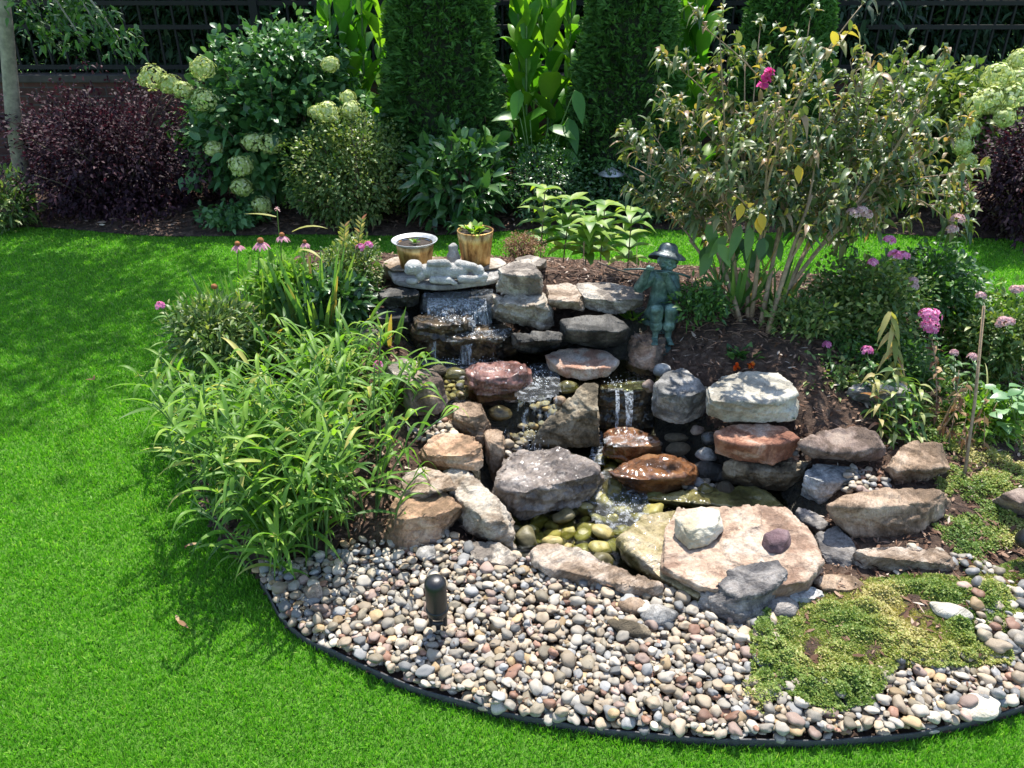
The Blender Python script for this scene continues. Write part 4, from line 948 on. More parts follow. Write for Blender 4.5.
# ================================================================ PLANTS: leaf materials
LM = {
 'strap': leafmat('lance_leaf', [(0,(.05,.13,.02)),(.45,(.14,.28,.04)),(.85,(.27,.42,.06)),(1,(.52,.46,.14))], .48, .42, (1.3,1.5,.5), .35),
 'iris': leafmat('iris_leaf', [(0,(.06,.15,.05)),(.5,(.12,.26,.07)),(.8,(.24,.36,.08)),(1,(.42,.28,.10))], .42, .38, (1.4,1.5,.5)),
 'shrub': leafmat('bronze_leaf', [(0,(.045,.09,.03)),(.4,(.11,.17,.055)),(.65,(.20,.23,.09)),(.85,(.36,.23,.15)),(1,(.46,.38,.09))], .42, .34, (1.5,1.5,.5), .6),
 'green': leafmat('mid_green_leaf', [(0,(.025,.075,.02)),(.5,(.055,.14,.03)),(1,(.13,.25,.05))], .42, .3, (1.4,1.6,.5)),
 'dark': leafmat('dark_green_leaf', [(0,(.018,.06,.018)),(.5,(.045,.12,.035)),(1,(.10,.20,.06))], .36, .2, (1.4,1.6,.5), .6),
 'laurel': leafmat('glossy_leaf', [(0,(.025,.08,.02)),(.5,(.06,.16,.04)),(1,(.14,.25,.08))], .3, .2, (1.4,1.6,.5), .7),
 'lime': leafmat('lime_leaf', [(0,(.08,.20,.02)),(.5,(.16,.32,.03)),(1,(.32,.42,.06))], .45, .4, (1.3,1.4,.4)),
 'canna': leafmat('canna_leaf', [(0,(.05,.17,.02)),(.5,(.10,.28,.03)),(1,(.24,.42,.05))], .38, .42, (1.5,1.7,.4)),
 'burg': leafmat('burgundy_leaf', [(0,(.014,.007,.011)),(.5,(.034,.014,.024)),(.85,(.08,.032,.045)),(1,(.17,.08,.085))], .6, .2, (1.6,.7,.9), .25),
 'cedar': leafmat('evergreen_spray', [(0,(.02,.06,.012)),(.5,(.06,.16,.03)),(1,(.13,.28,.06))], .6, .15, (1.2,1.5,.5), .3),
 'hyd': leafmat('hydrangea_leaf', [(0,(.03,.09,.03)),(.5,(.075,.19,.06)),(1,(.17,.30,.10))], .38, .25, (1.3,1.5,.6), .6),
 'hydf': leafmat('hydrangea_petal', [(0,(.40,.50,.14)),(.5,(.62,.68,.28)),(1,(.78,.80,.50))], .6, .35, (1.1,1.1,.8), .3),
 'mixed': leafmat('yellow_green_leaf', [(0,(.04,.10,.02)),(.5,(.12,.20,.05)),(1,(.34,.36,.12))], .45, .3, (1.3,1.4,.5)),
 'yell': leafmat('yellowing_leaf', [(0,(.20,.24,.05)),(.5,(.40,.38,.11)),(.85,(.55,.44,.20)),(1,(.42,.16,.14))], .5, .4, (1.2,1.2,.6)),
 'dry': leafmat('withered_leaf', [(0,(.12,.06,.035)),(.5,(.26,.15,.08)),(1,(.45,.32,.18))], .7, .2, (1.2,1.1,.8), .2),
 'cover': leafmat('ground_cover_leaf', [(0,(.07,.14,.03)),(.4,(.19,.28,.06)),(.75,(.36,.38,.11)),(1,(.52,.45,.20))], .5, .3, (1.2,1.3,.5), .3, 0),
 'far': leafmat('far_tree_leaf', [(0,(.008,.028,.010)),(.5,(.02,.055,.018)),(1,(.045,.10,.03))], .5, .2, (1.3,1.5,.6), .4),
 'chip': leafmat('mulch_chip', [(0,(.04,.02,.012)),(.5,(.15,.085,.055)),(.8,(.30,.20,.14)),(1,(.50,.42,.34))], .9, 0, (1,1,1), .2, .4),
 'pink': leafmat('pink_petal', [(0,(.58,.14,.36)),(.5,(.74,.24,.50)),(1,(.84,.50,.66))], .5, .4, (1.2,1,1.1), .3),
 'pale': leafmat('pale_pink_petal', [(0,(.55,.34,.36)),(.5,(.72,.48,.50)),(1,(.80,.66,.62))], .5, .4, (1.1,1,1), .3),
 'mag': leafmat('magenta_petal', [(0,(.55,.03,.25)),(.5,(.70,.06,.34)),(1,(.80,.20,.45))], .5, .4, (1.2,1,1.1), .3),
 'cone': leafmat('coneflower_petal', [(0,(.48,.20,.30)),(.6,(.66,.36,.44)),(1,(.72,.52,.50))], .5, .4, (1.2,1,1.1), .3),
 'orange': leafmat('orange_petal', [(0,(.75,.10,.02)),(.6,(.85,.18,.03)),(1,(.85,.30,.04))], .5, .4, (1.2,1,1), .3),
}
M_stem = plain('green_stem', (.10,.19,.05), .5, 0, 40, .3, 0)
M_stemb = plain('tan_stem', (.30,.21,.13), .7, 0, 60, .35, .4)
M_bark = plain('bark', (.16,.12,.085), .85, 0, 25, .45, 1)
M_barkr = plain('reddish_stem', (.20,.12,.08), .75, 0, 40, .4, .5)
M_barkp = plain('pale_bark', (.27,.23,.18), .85, 0, 18, .45, 1)
M_conec = plain('seed_cone', (.30,.11,.03), .8, 0, 120, .5, 1)

def rv(s=1.0): return Vector((random.gauss(0, s), random.gauss(0, s), random.gauss(0, s)))
Z3 = Vector((0, 0, 1))
def cloud(n, c, r, bias=.42, lump=.18, seed=0, zmin=None):
    d = rng.normal(size=(n, 3)); d /= np.linalg.norm(d, axis=1, keepdims=True)
    f = np.array([1+lump*1.6*noise.noise((a*1.7+seed, b*1.7, e*1.7))+lump*noise.noise((a*4.5+seed, b*4.5, e*4.5)) for a, b, e in d.tolist()])
    u = rng.uniform(0, 1, n)**bias
    P = np.array(tuple(c))+d*(u*f)[:, None]*np.array(r)
    if zmin is not None: P[:, 2] = np.maximum(P[:, 2], zmin+rng.uniform(0, .05, n))
    return P, d
def foliage(lv, P, d, k, L, Wd, spread, up=.35, rnd=.8, droop=(.1,.5), tm=None):
    n = len(P); P = np.repeat(P, k, 0); d = np.repeat(d, k, 0); m = len(P)
    tt = np.repeat(rng.uniform(0, 1, n), k)
    D = d*.7+rng.normal(0, rnd*.6, (m, 3))+np.array([0, 0, up]); D /= np.linalg.norm(D, axis=1, keepdims=True)
    Nn = d*.5+np.array([0, 0, 1.0])+rng.normal(0, .45, (m, 3))
    PP = P+rng.normal(0, spread, (m, 3))
    t = np.clip(tt*.55+rng.uniform(0, .45, m) if tm is None else np.full(m, tm)+rng.normal(0, .1, m), 0, 1)
    s = rng.uniform(.6, 1.2, m)
    lv.extend(PP, D, Nn, L*s, Wd*s*rng.uniform(.85, 1.15, m), rng.uniform(*droop, m), t)
def shrub(name, label, cat, base, c, r, tips, k, L, Wd, mat, stem=M_bark, nst=30, prof='ovate', spread=.03, up=.35, droop=(.1,.5), lump=.18, bias=.42, group=None, sr=(.010,.003), n=3, seed=0, rnd=.8, cols=3, zmin=None):
    t = empty(name, label, cat, base, group)
    P, d = cloud(tips, c, r, bias, lump, seed, zmin)
    lv = Leaves(); foliage(lv, P, d, k, L, Wd, spread, up, rnd, droop)
    lv.build('foliage', mat, t, prof, n, .12, cols)
    tb = Tubes(); c = Vector(c); base = Vector(base)
    for i in rng.choice(len(P), min(nst, len(P)), replace=False):
        e = Vector(P[i]); b0 = base+Vector((random.gauss(0, r[0]*.12), random.gauss(0, r[1]*.12), -.02))
        tb.add(bez(b0, Vector((b0.x*.6+e.x*.4, b0.y*.6+e.y*.4, b0.z*.4+e.z*.6)), e, 7), sr[0], sr[1], 5)
    tb.build('stems', stem, t)
    return t

# ---- long leaved clumps on the left
def lance_clump(px, py, label, n=11, hh=(.24,.46), spread=.10, zoff=0, leanx=0, L=(.12,.21), k=9):
    b = G(px, py); b.z += zoff; t = empty('grassy_clump', label, 'leafy plant', b, 'long leaved clumps on the left bank')
    lv = Leaves(); tb = Tubes()
    for i in range(n):
        a = random.uniform(0, 2*math.pi); rr = random.uniform(.0, spread)
        b0 = b+Vector((math.cos(a)*rr, math.sin(a)*rr, -.02)); h = random.uniform(*hh)
        lean = Vector((math.cos(a)*.26+leanx+random.gauss(0,.12), math.sin(a)*.26+random.gauss(0,.12), 0))
        e = b0+lean*h*1.25+Z3*h; mid = b0+lean*h*.25+Z3*h*.68
        pts = bez(b0, mid, e, 9); tb.add(pts, .0038, .0022, 5); az = random.uniform(0, 6.28)
        for j in range(k):
            s = .18+.82*j/(k-1); p = pts[0].lerp(pts[0], 0); q = s*9; i0 = min(8, int(q)); p = pts[i0].lerp(pts[i0+1], q-i0)
            az += math.pi+random.gauss(0, .55); el = random.uniform(.6, 1.5) if j < k-2 else random.uniform(.8, 1.6)
            D = Vector((math.cos(az), math.sin(az), el)); ln = random.uniform(*L)*(1 if j < k-2 else .75)
            lv.add(p, D, Z3+rv(.25), ln*1.18, random.uniform(.011, .0175), random.uniform(.25, .85), min(1, max(0, random.gauss(.45, .25))))
        if random.random() < .5:       # spent flower knot at the tip
            for j in range(5): lv.add(e, rv()+Z3*.4, rv(), .02, .006, .1, .95)
    lv.build('leaves', LM['strap'], t, 'lance', 7, .22); tb.build('stems', M_stem, t)
    return t
for a in [(275,560,'short bright green clump drooping over the corner where turf and pebbles meet'),(300,545,'bright green arching clump at the front of the left bank, its leaves over the pebbles'),
          (235,515,'bright green arching clump spilling over the turf at the front left'),
          (365,520,'bright green arching clump leaning against the orange tan block'),
          (212,455,'bright green arching clump on the turf edge, farthest left'),
          (290,470,'tall bright green arching clump in the center of the left bank'),
          (365,455,'bright green arching clump beside the pinkish orange boulder'),
          (225,405,'pale striped arching clump on the left bank behind the farthest left one'),
          (330,400,'dense green arching clump under the iris leaves'),
          (385,410,'small arching clump below the brownish gray boulder')]:
    n = {385: 11, 365: 14, 275: 14}.get(a[0], 42)
    lance_clump(*a, n=n, hh={385: (.12,.22), 275: (.14,.28), 225: (.18,.32), 330: (.18,.34), 290: (.26,.44), 212: (.22,.38)}.get(a[0], (.30,.54)), spread=.13, leanx=.12 if a[0] in (212,225,235) else 0)
def blade_clump(px, py, label, n, hl, wd, spread, mat='iris', grp='upright bladed clumps', name='bladed_clump', tm=None, base=None, droop=(.02,.35), lean=.22):
    b = base or G(px, py); t = empty(name, label, 'iris', b, grp); lv = Leaves()
    for i in range(n):
        a = random.uniform(0, 6.28); rr = random.uniform(0, spread); p = b+Vector((math.cos(a)*rr, math.sin(a)*rr*.7, -.015))
        D = Vector((math.cos(a)*lean+random.gauss(0,.12), math.sin(a)*lean+random.gauss(0,.1), 1))
        lv.add(p, D, Vector((random.gauss(0,.5), -1, 0)), random.uniform(*hl), random.uniform(*wd), random.uniform(*droop), random.gauss(.5,.22) if random.random() > .08 else 1)
    lv.build('leaves', LM[mat], t, 'strap', 7, .16); return t
blade_clump(258,372,'upright pale green iris blades rising behind the arching clumps, the left one', 80, (.40,.60), (.018,.028), .10)
blade_clump(322,352,'upright pale green iris blades with one rusty blade, the right one', 70, (.38,.56), (.018,.028), .10)
blade_clump(392,345,'few bright green blades standing alone left of the brownish gray boulder', 6, (.16,.26), (.014,.02), .03)

# ---- flowers
def stalk(t, b, top, mat=M_stem, r=.0026):
    mid = Vector((b.x*.7+top.x*.3, b.y*.7+top.y*.3, b.z*.4+top.z*.6)); tb = Tubes(); pts = bez(b, mid, top, 8); tb.add(pts, r, r*.7, 5); tb.build('stem', mat, t); return pts
def coneflower(px, py, Y, bpx, bpy, label, face=0, s=1.0, dried=False):
    top = WY(px, py, Y); b = G(bpx, bpy); b.z -= .01; t = empty('coneflower', label, 'flower', b, 'coneflowers on the left bank'); pts = stalk(t, b, top)
    bm = bmesh.new(); ell(bm, top+Vector((0,0,.006)), (.011*s,.011*s,.010*s)); from_bm('seed_head', bm, M_conec, t)
    if not dried:
        lv = Leaves()
        for i in range(13):
            a = i*2*math.pi/13+random.gauss(0,.06); D = Vector((math.cos(a), math.sin(a), -.25+face)); lv.add(top, D, Z3, .034*s*random.uniform(.85,1.1), .011*s, random.uniform(.25,.6))
        lv.build('petals', LM['cone'], t, 'petal', 4, .1)
    lv = Leaves()
    for i in range(5):
        p = pts[1+i]; a = random.uniform(0, 6.28); lv.add(p, Vector((math.cos(a), math.sin(a), .6)), Z3, random.uniform(.06,.10), .022, .5)
    lv.build('leaves', LM['green'], t, 'lance', 4)
coneflower(237.6,245,2.95,245,330,'coneflower with drooping pink petals, leftmost of the blooming ones')
coneflower(260.6,242,2.9,262,330,'coneflower with the largest orange cone and wide pink petals', s=1.2)
coneflower(282,236,3.0,285,325,'coneflower with dark center facing the evergreens, the tallest', s=.95)
coneflower(304.7,243,3.05,308,320,'small pink coneflower, rightmost of the row', s=.75)
coneflower(214.4,288,2.8,222,350,'dried brown coneflower head without petals at the far left', s=1.1, dried=True)
def phlox(px, py, Y, base, label, mat='pink', R_=.022, k=26, leaves=9, lm='green', grp='phlox stems', lL=(.05,.085), heads=None):
    top = WY(px, py, Y); b = base.copy(); b.z -= .01; t = empty('phlox', label, 'flower', b, grp); pts = stalk(t, b, top, r=.0025)
    lv = Leaves()
    for i in range(leaves):
        s = .15+.8*i/leaves; q = s*8; i0 = int(q); p = pts[i0].lerp(pts[i0+1], q-i0); a = i*1.57+random.gauss(0,.3)
        for sg in (1, -1): lv.add(p, Vector((math.cos(a)*sg, math.sin(a)*sg, .45)), Z3, random.uniform(*lL), .018, random.uniform(.3,.8))
    lv.build('leaves', LM[lm], t, 'lance', 4)
    lv = Leaves()
    for (dx, dz, sc_) in (heads or [(0,0,1)]):
        c = top+Vector((dx, 0, dz))
        for i in range(k):
            d = rv().normalized(); d.z = abs(d.z)*.8+.05*d.z; p = c+d*R_*sc_; o = d.orthogonal().normalized()
            for j in range(5): lv.add(p, Matrix.Rotation(j*2*math.pi/5, 3, d)@o+d*.25, d, .0095*sc_**.5, .0085, .1)
    lv.build('petals', LM[mat], t, 'petal', 2, .05); return t
phlox(160,306,2.7,G(205,400),'magenta flower head leaning over the turf at the far left','pink',.016,18)
phlox(364,247,3.15,G(360,300),'twin pink flower heads left of the flared planter','pink',.018,20,6,heads=[(-.015,-.004,1),(.02,.008,.9)])
phlox(378,365,2.55,G(372,430),'single magenta flower head left of the brownish gray boulder','pink',.015,16,7)
shrub('bushy_perennial','bushy light green perennial left of the flagstone with fine leaves','bush',G(352,300),WY(350,270,3.2),(.14,.16,.13),420,9,.026,.010,LM['mixed'],M_stem,22,'lance',.016,.5,sr=(.003,.0015),seed=3)
shrub('bushy_perennial','leafy green perennial under the coneflowers','bush',G(285,340),WY(285,285,3.1),(.16,.12,.07),220,6,.06,.018,LM['strap'],M_stem,30,'lance',.03,.6,sr=(.003,.0015),seed=6)
shrub('bushy_perennial','dark leaved perennial in front of the pinkish weathered stone','bush',G(335,330),WY(335,300,3.0),(.13,.12,.10),160,6,.06,.026,LM['dark'],M_stem,16,'ovate',.02,.4,sr=(.003,.0015),seed=4)
shrub('bushy_perennial','pale yellow green perennial at the left end of the bank over the turf','bush',G(225,370),WY(212,330,2.8),(.16,.14,.13),330,7,.045,.012,LM['mixed'],M_stem,22,'lance',.02,.5,sr=(.003,.0015),seed=5)
def plume(px, py, Y, bpx, bpy, label, k=16):
    top = WY(px, py, Y); b = G(bpx, bpy); t = empty('leafy_stem', label, 'plant stem', b, 'tall bare stems above the coneflowers'); pts = stalk(t, b, top); lv = Leaves()
    for i in range(k):
        p = pts[5].lerp(pts[8], i/(k-1)); sg = 1 if i % 2 else -1; lv.add(p, Vector((sg*.7, random.gauss(0,.3), .8)), Vector((0,-1,.2)), .035, .009, .1)
    lv.build('leaves', LM['yell'], t, 'lance', 3)
plume(345,226,3.1,345,300,'feathery pale stem left of the pink flower pair'); plume(362,219,3.15,356,300,'feathery pale stem rising behind the pink flower pair')
t = empty('leafy_stem','faded bloom on a tall stem with two long yellow leaves','plant stem',G(290,330),'tall bare stems above the coneflowers'); top = WY(277,209,3.0); stalk(t, G(290,330), top)
lv = Leaves(); lv.add(WY(276,217,3.0), Vector((-1,0,.25)), Z3, .13, .02, .15, .3); lv.add(WY(292,232,3.0), Vector((1,0,.5)), Z3, .17, .026, .35, .4); lv.add(WY(300,250,3), Vector((.8,-.3,.2)), Z3, .12, .02, .5, .5); lv.build('leaves', LM['yell'], t, 'lance', 5)
lv = Leaves(); [lv.add(top, rv()+Z3*.3, Z3, .014, .006, .2) for i in range(14)]; lv.build('petals', LM['pale'], t, 'petal', 2)

# ---- plants in the planters, small tufts
def tuft(label, loc, n, L, Wd, mat, el=.6, prof='obov', name='small_plant', cat='small plant', grp=None, droop=.1, sp=.006):
    t = empty(name, label, cat, loc, grp); lv = Leaves()
    for i in range(n):
        a = i*2.4; e = el*(.3+1.4*i/n); lv.add(loc+Vector((random.gauss(0, sp), random.gauss(0, sp), .004)), Vector((math.cos(a), math.sin(a), e)), Z3, L*random.uniform(.7,1.1), Wd, droop)
    lv.build('leaves', LM[mat], t, prof, 3); return t
tuft('tiny green seedling growing in the flared planter', pl+Vector((0,0,.10)), 9, .035, .014, 'lime', 1.2)
tuft('yellow green rosette plant filling the ribbed planter', pr+Vector((-.005,0,.142)), 42, .055, .024, 'lime', .7, sp=.018)
tuft('small bright green plant growing beside the feet of the statue', G(630,322)+Vector((0,0,.01)), 18, .07, .018, 'lime', .9, 'lance', sp=.012)
tuft('tiny green sprout between the cream block and the rust red boulder', W(792,420,.24), 10, .03, .012, 'green', .8)
g = G(742,358); t = tuft('low bedding plant with two orange flowers behind the cream block', g, 30, .06, .03, 'green', .8, 'ovate', sp=.02)
lv = Leaves()
for (px, py) in ((736,366),(751,365)):
    c = WY(px, py, g.y-.05)
    lv = Leaves()
    for i in range(20): d = rv(); d.y = -abs(d.y); d.normalize(); lv.add(c, d, d.orthogonal(), .019, .014, .1)
    lv.build('petals', LM['orange'], t, 'petal', 3)

def big_leaf_plant(base, top, n, L, Wd, mat, label, name='leafy_plant', grp=None, r=.004, el=.5, wh=4):
    t = empty(name, label, 'leafy plant', base, grp); pts = stalk(t, base, top, M_stemb if mat == 'lime' else M_stem, r); lv = Leaves()
    for w_ in range(n):
        p = pts[3].lerp(pts[8], w_/max(1, n-1))
        for j in range(wh):
            a = w_*1.1+j*6.28/wh+random.gauss(0,.2); lv.add(p, Vector((math.cos(a), math.sin(a), el)), Z3, L*random.uniform(.75,1.1), Wd, random.uniform(.2,.6))
    lv.build('leaves', LM[mat], t, 'lance', 4); return t
for (px, py, bx, Y, lab, n) in [(545,190,540,3.75,'lime green peony plant behind the dry bush, the tallest one',4),(572,200,562,3.8,'lime green peony plant, second from the dry bush',4),(605,206,600,3.7,'lime green peony plant nearest the path light',3),(632,212,628,3.8,'small lime green peony plant left of the statue',3),(590,222,585,3.6,'thin lime stem leaning over the mulch crest',3)]:
    tp = WY(px, py, Y); b = Vector((WY(bx, 262, Y).x, Y, h1(WY(bx, 262, Y).x, Y)-.01))
    big_leaf_plant(b, tp, n+2, .15, .058, 'lime', lab, 'peony', 'lime green peonies behind the mound', .004, .45, 5)
c = WY(522,247,3.5); shrub('dry_bush','dry golden brown bush of tiny seed heads behind the flagstone','dry bush',Vector((c.x,c.y,.40)),c,(.10,.08,.06),420,6,.012,.006,LM['dry'],M_stemb,60,'ovate',.008,.3,sr=(.0018,.001),seed=8)

# ---- the big bronze leaved shrub
B0 = G(752,320); t = empty('flowering_shrub','large open shrub with bronze green leaves on bare tan stems behind the statue','shrub',B0)
tb = Tubes(); lv = Leaves(); SH = []
tips = [(655,95),(640,160),(668,60),(700,25),(720,70),(735,110),(745,60),(690,140),(700,190),(760,30),(780,90),(800,50),(820,100),(862,5),(850,60),(880,70),(870,120),(905,100),(945,62),(920,150),(955,130),(900,180),(940,190),(955,215),(860,170),(830,150),(790,150),(760,170),(730,190),(820,200),(870,230),(680,110),(710,120),(770,120),(840,110),(890,140),(925,110),(750,210),(800,230),(900,225),(720,235),(650,130),(810,20),(720,40),(935,90),(778,200),(845,190),(628,165),(635,190),(625,140),(700,215),(965,175),(970,130),(960,235),(975,205),(810,215),(850,245),(880,205),(925,205),(905,60),(665,175),(680,165),(860,95),(740,150),(795,115),(815,140),(870,150)]
cent = WY(800,140,3.0)
mains = []
for (px, py, Y) in [(700,215,3.2),(722,190,3.05),(745,185,3.2),(765,200,2.95),(790,180,3.15),(812,195,3.0),(838,190,3.25),(858,205,3.05),(690,240,3.25)]:
    e = WY(px, py, Y); f = (px-760)/100; b = B0+Vector((f*.07, random.gauss(0,.04), -.03)); pts = bez(b, b.lerp(e,.5)+Vector((-f*.02,0,.04)), e, 9); mains.append(pts); tb.add(pts, .0115, .006, 7)
for i, (px, py) in enumerate(tips):
    Y = 3.08+random.uniform(-.26,.42) if px > 700 else random.uniform(3.2,3.5); e = WY(px, py, Y)
    m_ = min(mains, key=lambda q: (q[-1]-e).length+random.uniform(0,.15)); j = random.choice((4,5,6,7,8,9)); b = m_[j]
    dd = (m_[j]-m_[j-1]).normalized(); mid = b+dd*(e-b).length*.45+rv(.02); pts = bez(b, mid, e, 12)
    tb.add(pts, .0052, .0018, 5)
    ax = (e-mid).normalized()
    for k_ in range(8):
        s = random.uniform(.25, .97) if k_ else 1.0; q = s*12; i0 = min(11, int(q)); p = pts[i0].lerp(pts[i0+1], q-i0)
        d = (ax*.6+Vector((random.gauss(0,.7), random.gauss(0,.7), random.gauss(.35,.35)))).normalized(); ln = random.uniform(.07,.19) if k_ else .04
        tw = bez(p, p+d*ln*.6, p+d*ln+Z3*.02, 5); tb.add(tw, .0022, .0012, 4)
        nl = 9; tt_ = random.gauss(0,.12)
        for j in range(nl):
            pp = tw[0].lerp(tw[5], .2+.8*j/nl); a = j*2.4+random.gauss(0,.3); side = d.orthogonal().normalized(); side = Matrix.Rotation(a, 3, d)@side
            lv.add(pp, side+d*.75+Z3*.35, Z3+rv(.35), random.uniform(.042,.076), random.uniform(.017,.028), random.uniform(.25,1.0), min(1, max(0, random.gauss(.45,.22)+tt_)))
tb.build('stems', M_stemb, t); lv.build('foliage', LM['shrub'], t, 'lance', 5, .2)
lv = Leaves(); c = WY(767,77,2.85)
for (dx, dz) in ((0,0),(-.012,-.02),(.006,.018)):
    for i in range(14): lv.add(c+Vector((dx,0,dz)), rv(), rv(), .022, .018, .2)
lv.build('blossom', LM['mag'], t, 'petal', 3)
lv = Leaves()
for (px, py) in ((760,213),(757,218),(742,203),(798,165)): lv.add(WY(px, py, 2.8), Vector((random.gauss(0,.3),-.3,-1)), Vector((0,-1,.3)), .06, .034, .1, .5)
lv.build('yellow_leaves', leafmat('golden_leaf', [(0,(.6,.42,.03)),(1,(.75,.5,.05))], .5, .4, (1.2,1.1,.4)), t, 'ovate', 4)
for (px, py, bx, lab) in [(735,262,735,'iris blades under the big shrub, left fan'),(778,270,775,'iris blades under the big shrub, right fan leaning right')]:
    b = G(bx, 308); blade_clump(0,0,lab,20,(.20,.36),(.014,.022),.05,base=b,grp='iris fans under the shrub',lean=.35)
t = empty('broad_leaf_plant','broad dark green leaves hanging under the left stems of the shrub','leafy plant',G(700,300)); lv = Leaves()
for i in range(20): p = WY(random.uniform(704,775), random.uniform(222,275), random.uniform(2.9,3.2)); lv.add(p, Vector((random.gauss(0,.6), -.3, -.8)), Vector((0,-1,.5)), random.uniform(.07,.12), random.uniform(.035,.055), .3)
tb = Tubes(); b_0 = G(715,305)
for i in range(9): tb.add(bez(b_0, b_0+Vector((0,0,.15)), Vector(lv.P[i]), 6), .003, .002, 5)
lv.build('leaves', LM['green'], t, 'ovate', 5); tb.build('stems', M_stem, t)

# ---- right bank: roses, phlox, yellowing stems
def gb(px, py): b = G(px, py); return b
shrub('rose_bush','low dark green bush with small leaves right of the big shrub, its left half','bush',gb(860,335),WY(862,300,3.0),(.25,.22,.17),700,7,.034,.016,LM['mixed'],M_stem,40,'ovate',.022,.4,sr=(.003,.0015),seed=11,lump=.3,group='small leaved bushes on the right bank')
shrub('rose_bush','blue green bush with small leaves behind the wooden stake','bush',gb(935,330),WY(935,285,3.15),(.20,.22,.15),480,7,.034,.016,LM['green'],M_stem,40,'ovate',.022,.4,sr=(.003,.0015),seed=12,lump=.3,group='small leaved bushes on the right bank')
shrub('rose_bush','green bush filling the right edge behind the broad leaved plant','bush',gb(1010,350),WY(1010,335,2.9),(.20,.22,.13),420,7,.034,.014,LM['mixed'],M_stem,40,'lance',.022,.5,sr=(.003,.0015),seed=13,lump=.3,group='small leaved bushes on the right bank')
shrub('rose_bush','low green bush at the foot of the phlox stems','bush',gb(880,385),WY(885,360,2.75),(.24,.14,.10),460,7,.028,.012,LM['green'],M_stem,30,'ovate',.02,.4,sr=(.003,.0015),seed=14,lump=.3,group='small leaved bushes on the right bank')
shrub('rose_bush','light green leafy plant between the shrub stems and the rose leaves','bush',gb(835,350),WY(838,325,2.9),(.13,.12,.10),200,7,.034,.014,LM['mixed'],M_stem,24,'lance',.02,.5,sr=(.003,.0015),seed=61,lump=.3,group='small leaved bushes on the right bank')
shrub('rose_bush','bright green leafy plant at the foot of the wooden stake','bush',gb(985,440),WY(985,415,2.5),(.12,.10,.07),180,7,.034,.013,LM['lime'],M_stem,20,'lance',.02,.5,sr=(.003,.0015),seed=62,lump=.3,group='small leaved bushes on the right bank')
shrub('rose_bush','bright green leafy plant against the lawn above the stake','bush',gb(990,340),WY(985,320,3.05),(.20,.15,.12),300,7,.036,.014,LM['lime'],M_stem,24,'lance',.02,.5,sr=(.003,.0015),seed=63,lump=.3,group='small leaved bushes on the right bank')
shrub('rose_bush','low mixed green plant over the mulch below the small magenta phlox','bush',gb(840,400),WY(838,380,2.65),(.16,.12,.06),230,7,.030,.012,LM['mixed'],M_stem,18,'lance',.02,.5,sr=(.003,.0015),seed=64,lump=.3,group='small leaved bushes on the right bank')
shrub('rose_bush','sparse low green plant on the mulch at the foot of the big shrub','bush',gb(800,335),WY(800,318,2.85),(.13,.12,.06),150,6,.034,.013,LM['mixed'],M_stem,18,'lance',.025,.5,sr=(.003,.0015),seed=65,lump=.3,group='small leaved bushes on the right bank')
shrub('rose_bush','sparse low green plant on the mulch right of the statue','bush',gb(700,312),WY(702,300,2.95),(.10,.10,.05),110,6,.034,.013,LM['green'],M_stem,14,'lance',.025,.5,sr=(.003,.0015),seed=66,lump=.3,group='small leaved bushes on the right bank')
for (px, py, bx, by, Y, mt, rr, lab, hd) in [
  (861,214,835,318,2.95,'pale',.018,'pale pink phlox touching the lowest shrub stems',[(-.03,0,1),(.02,-.004,.9),(.0,.01,.9)]),
  (889,241,870,330,2.9,'pink',.016,'bright pink phlox, the upper one of the vivid pair',None),
  (898,256,880,335,2.85,'pink',.018,'bright pink phlox, the wide lower one of the vivid pair',[(-.012,0,1),(.02,-.003,.9)]),
  (873,263,865,335,2.85,'pink',.012,'small pink phlox left of the vivid pair',None),
  (957,222,945,320,3.1,'pale',.018,'faded pale pink phlox, top one left of the burgundy bush',[(0,.01,1),(-.01,-.035,.9)]),
  (912,284,905,350,2.9,'pale',.016,'faded pink phlox in the middle of the rose leaves',[(0,.012,.8),(.008,-.012,.8)]),
  (930,322,920,400,2.65,'pink',.024,'largest mauve pink phlox spire with withered leaves',[(0,.02,1),(-.02,.028,.8),(.004,-.015,.9),(.012,-.035,.7)]),
  (867,351,872,420,2.6,'pink',.014,'round magenta phlox head low over the mulch',None),
  (827,345,835,390,2.75,'pink',.010,'tiny pink phlox left of the yellow leaved plant',None),
  (822,305,830,345,2.95,'pale',.012,'whitish pink phlox beside the twigs of the big shrub',[(0,0,1),(.03,-.004,.9),(-.02,-.006,.8)]),
  (981,296,985,370,2.9,'pale',.012,'faded pink phlox left of the green bush at the right edge',None),
  (1004,322,1005,380,2.75,'pale',.016,'pale rose phlox near the right edge above the stake',[(0,0,1),(.02,0,.8)]),
  (1000,325,998,390,2.8,'pale',.010,'little pink phlox low behind the stake top',None),
  (972,357,975,400,2.6,'pale',.010,'small pale mauve phlox left of the wooden stake',None),
  (954,353,950,410,2.6,'pale',.008,'small fading phlox right of the mauve spire',None),
  (1015,290,1010,350,3.0,'pale',.014,'dusty brown pink phlox at the right edge over the lawn',[(0,0,1),(.03,.002,.9)])]:
    phlox(px, py, Y, gb(bx, by), lab, mt, rr*1.45, 32, 8, heads=hd, grp='phlox on the right bank')
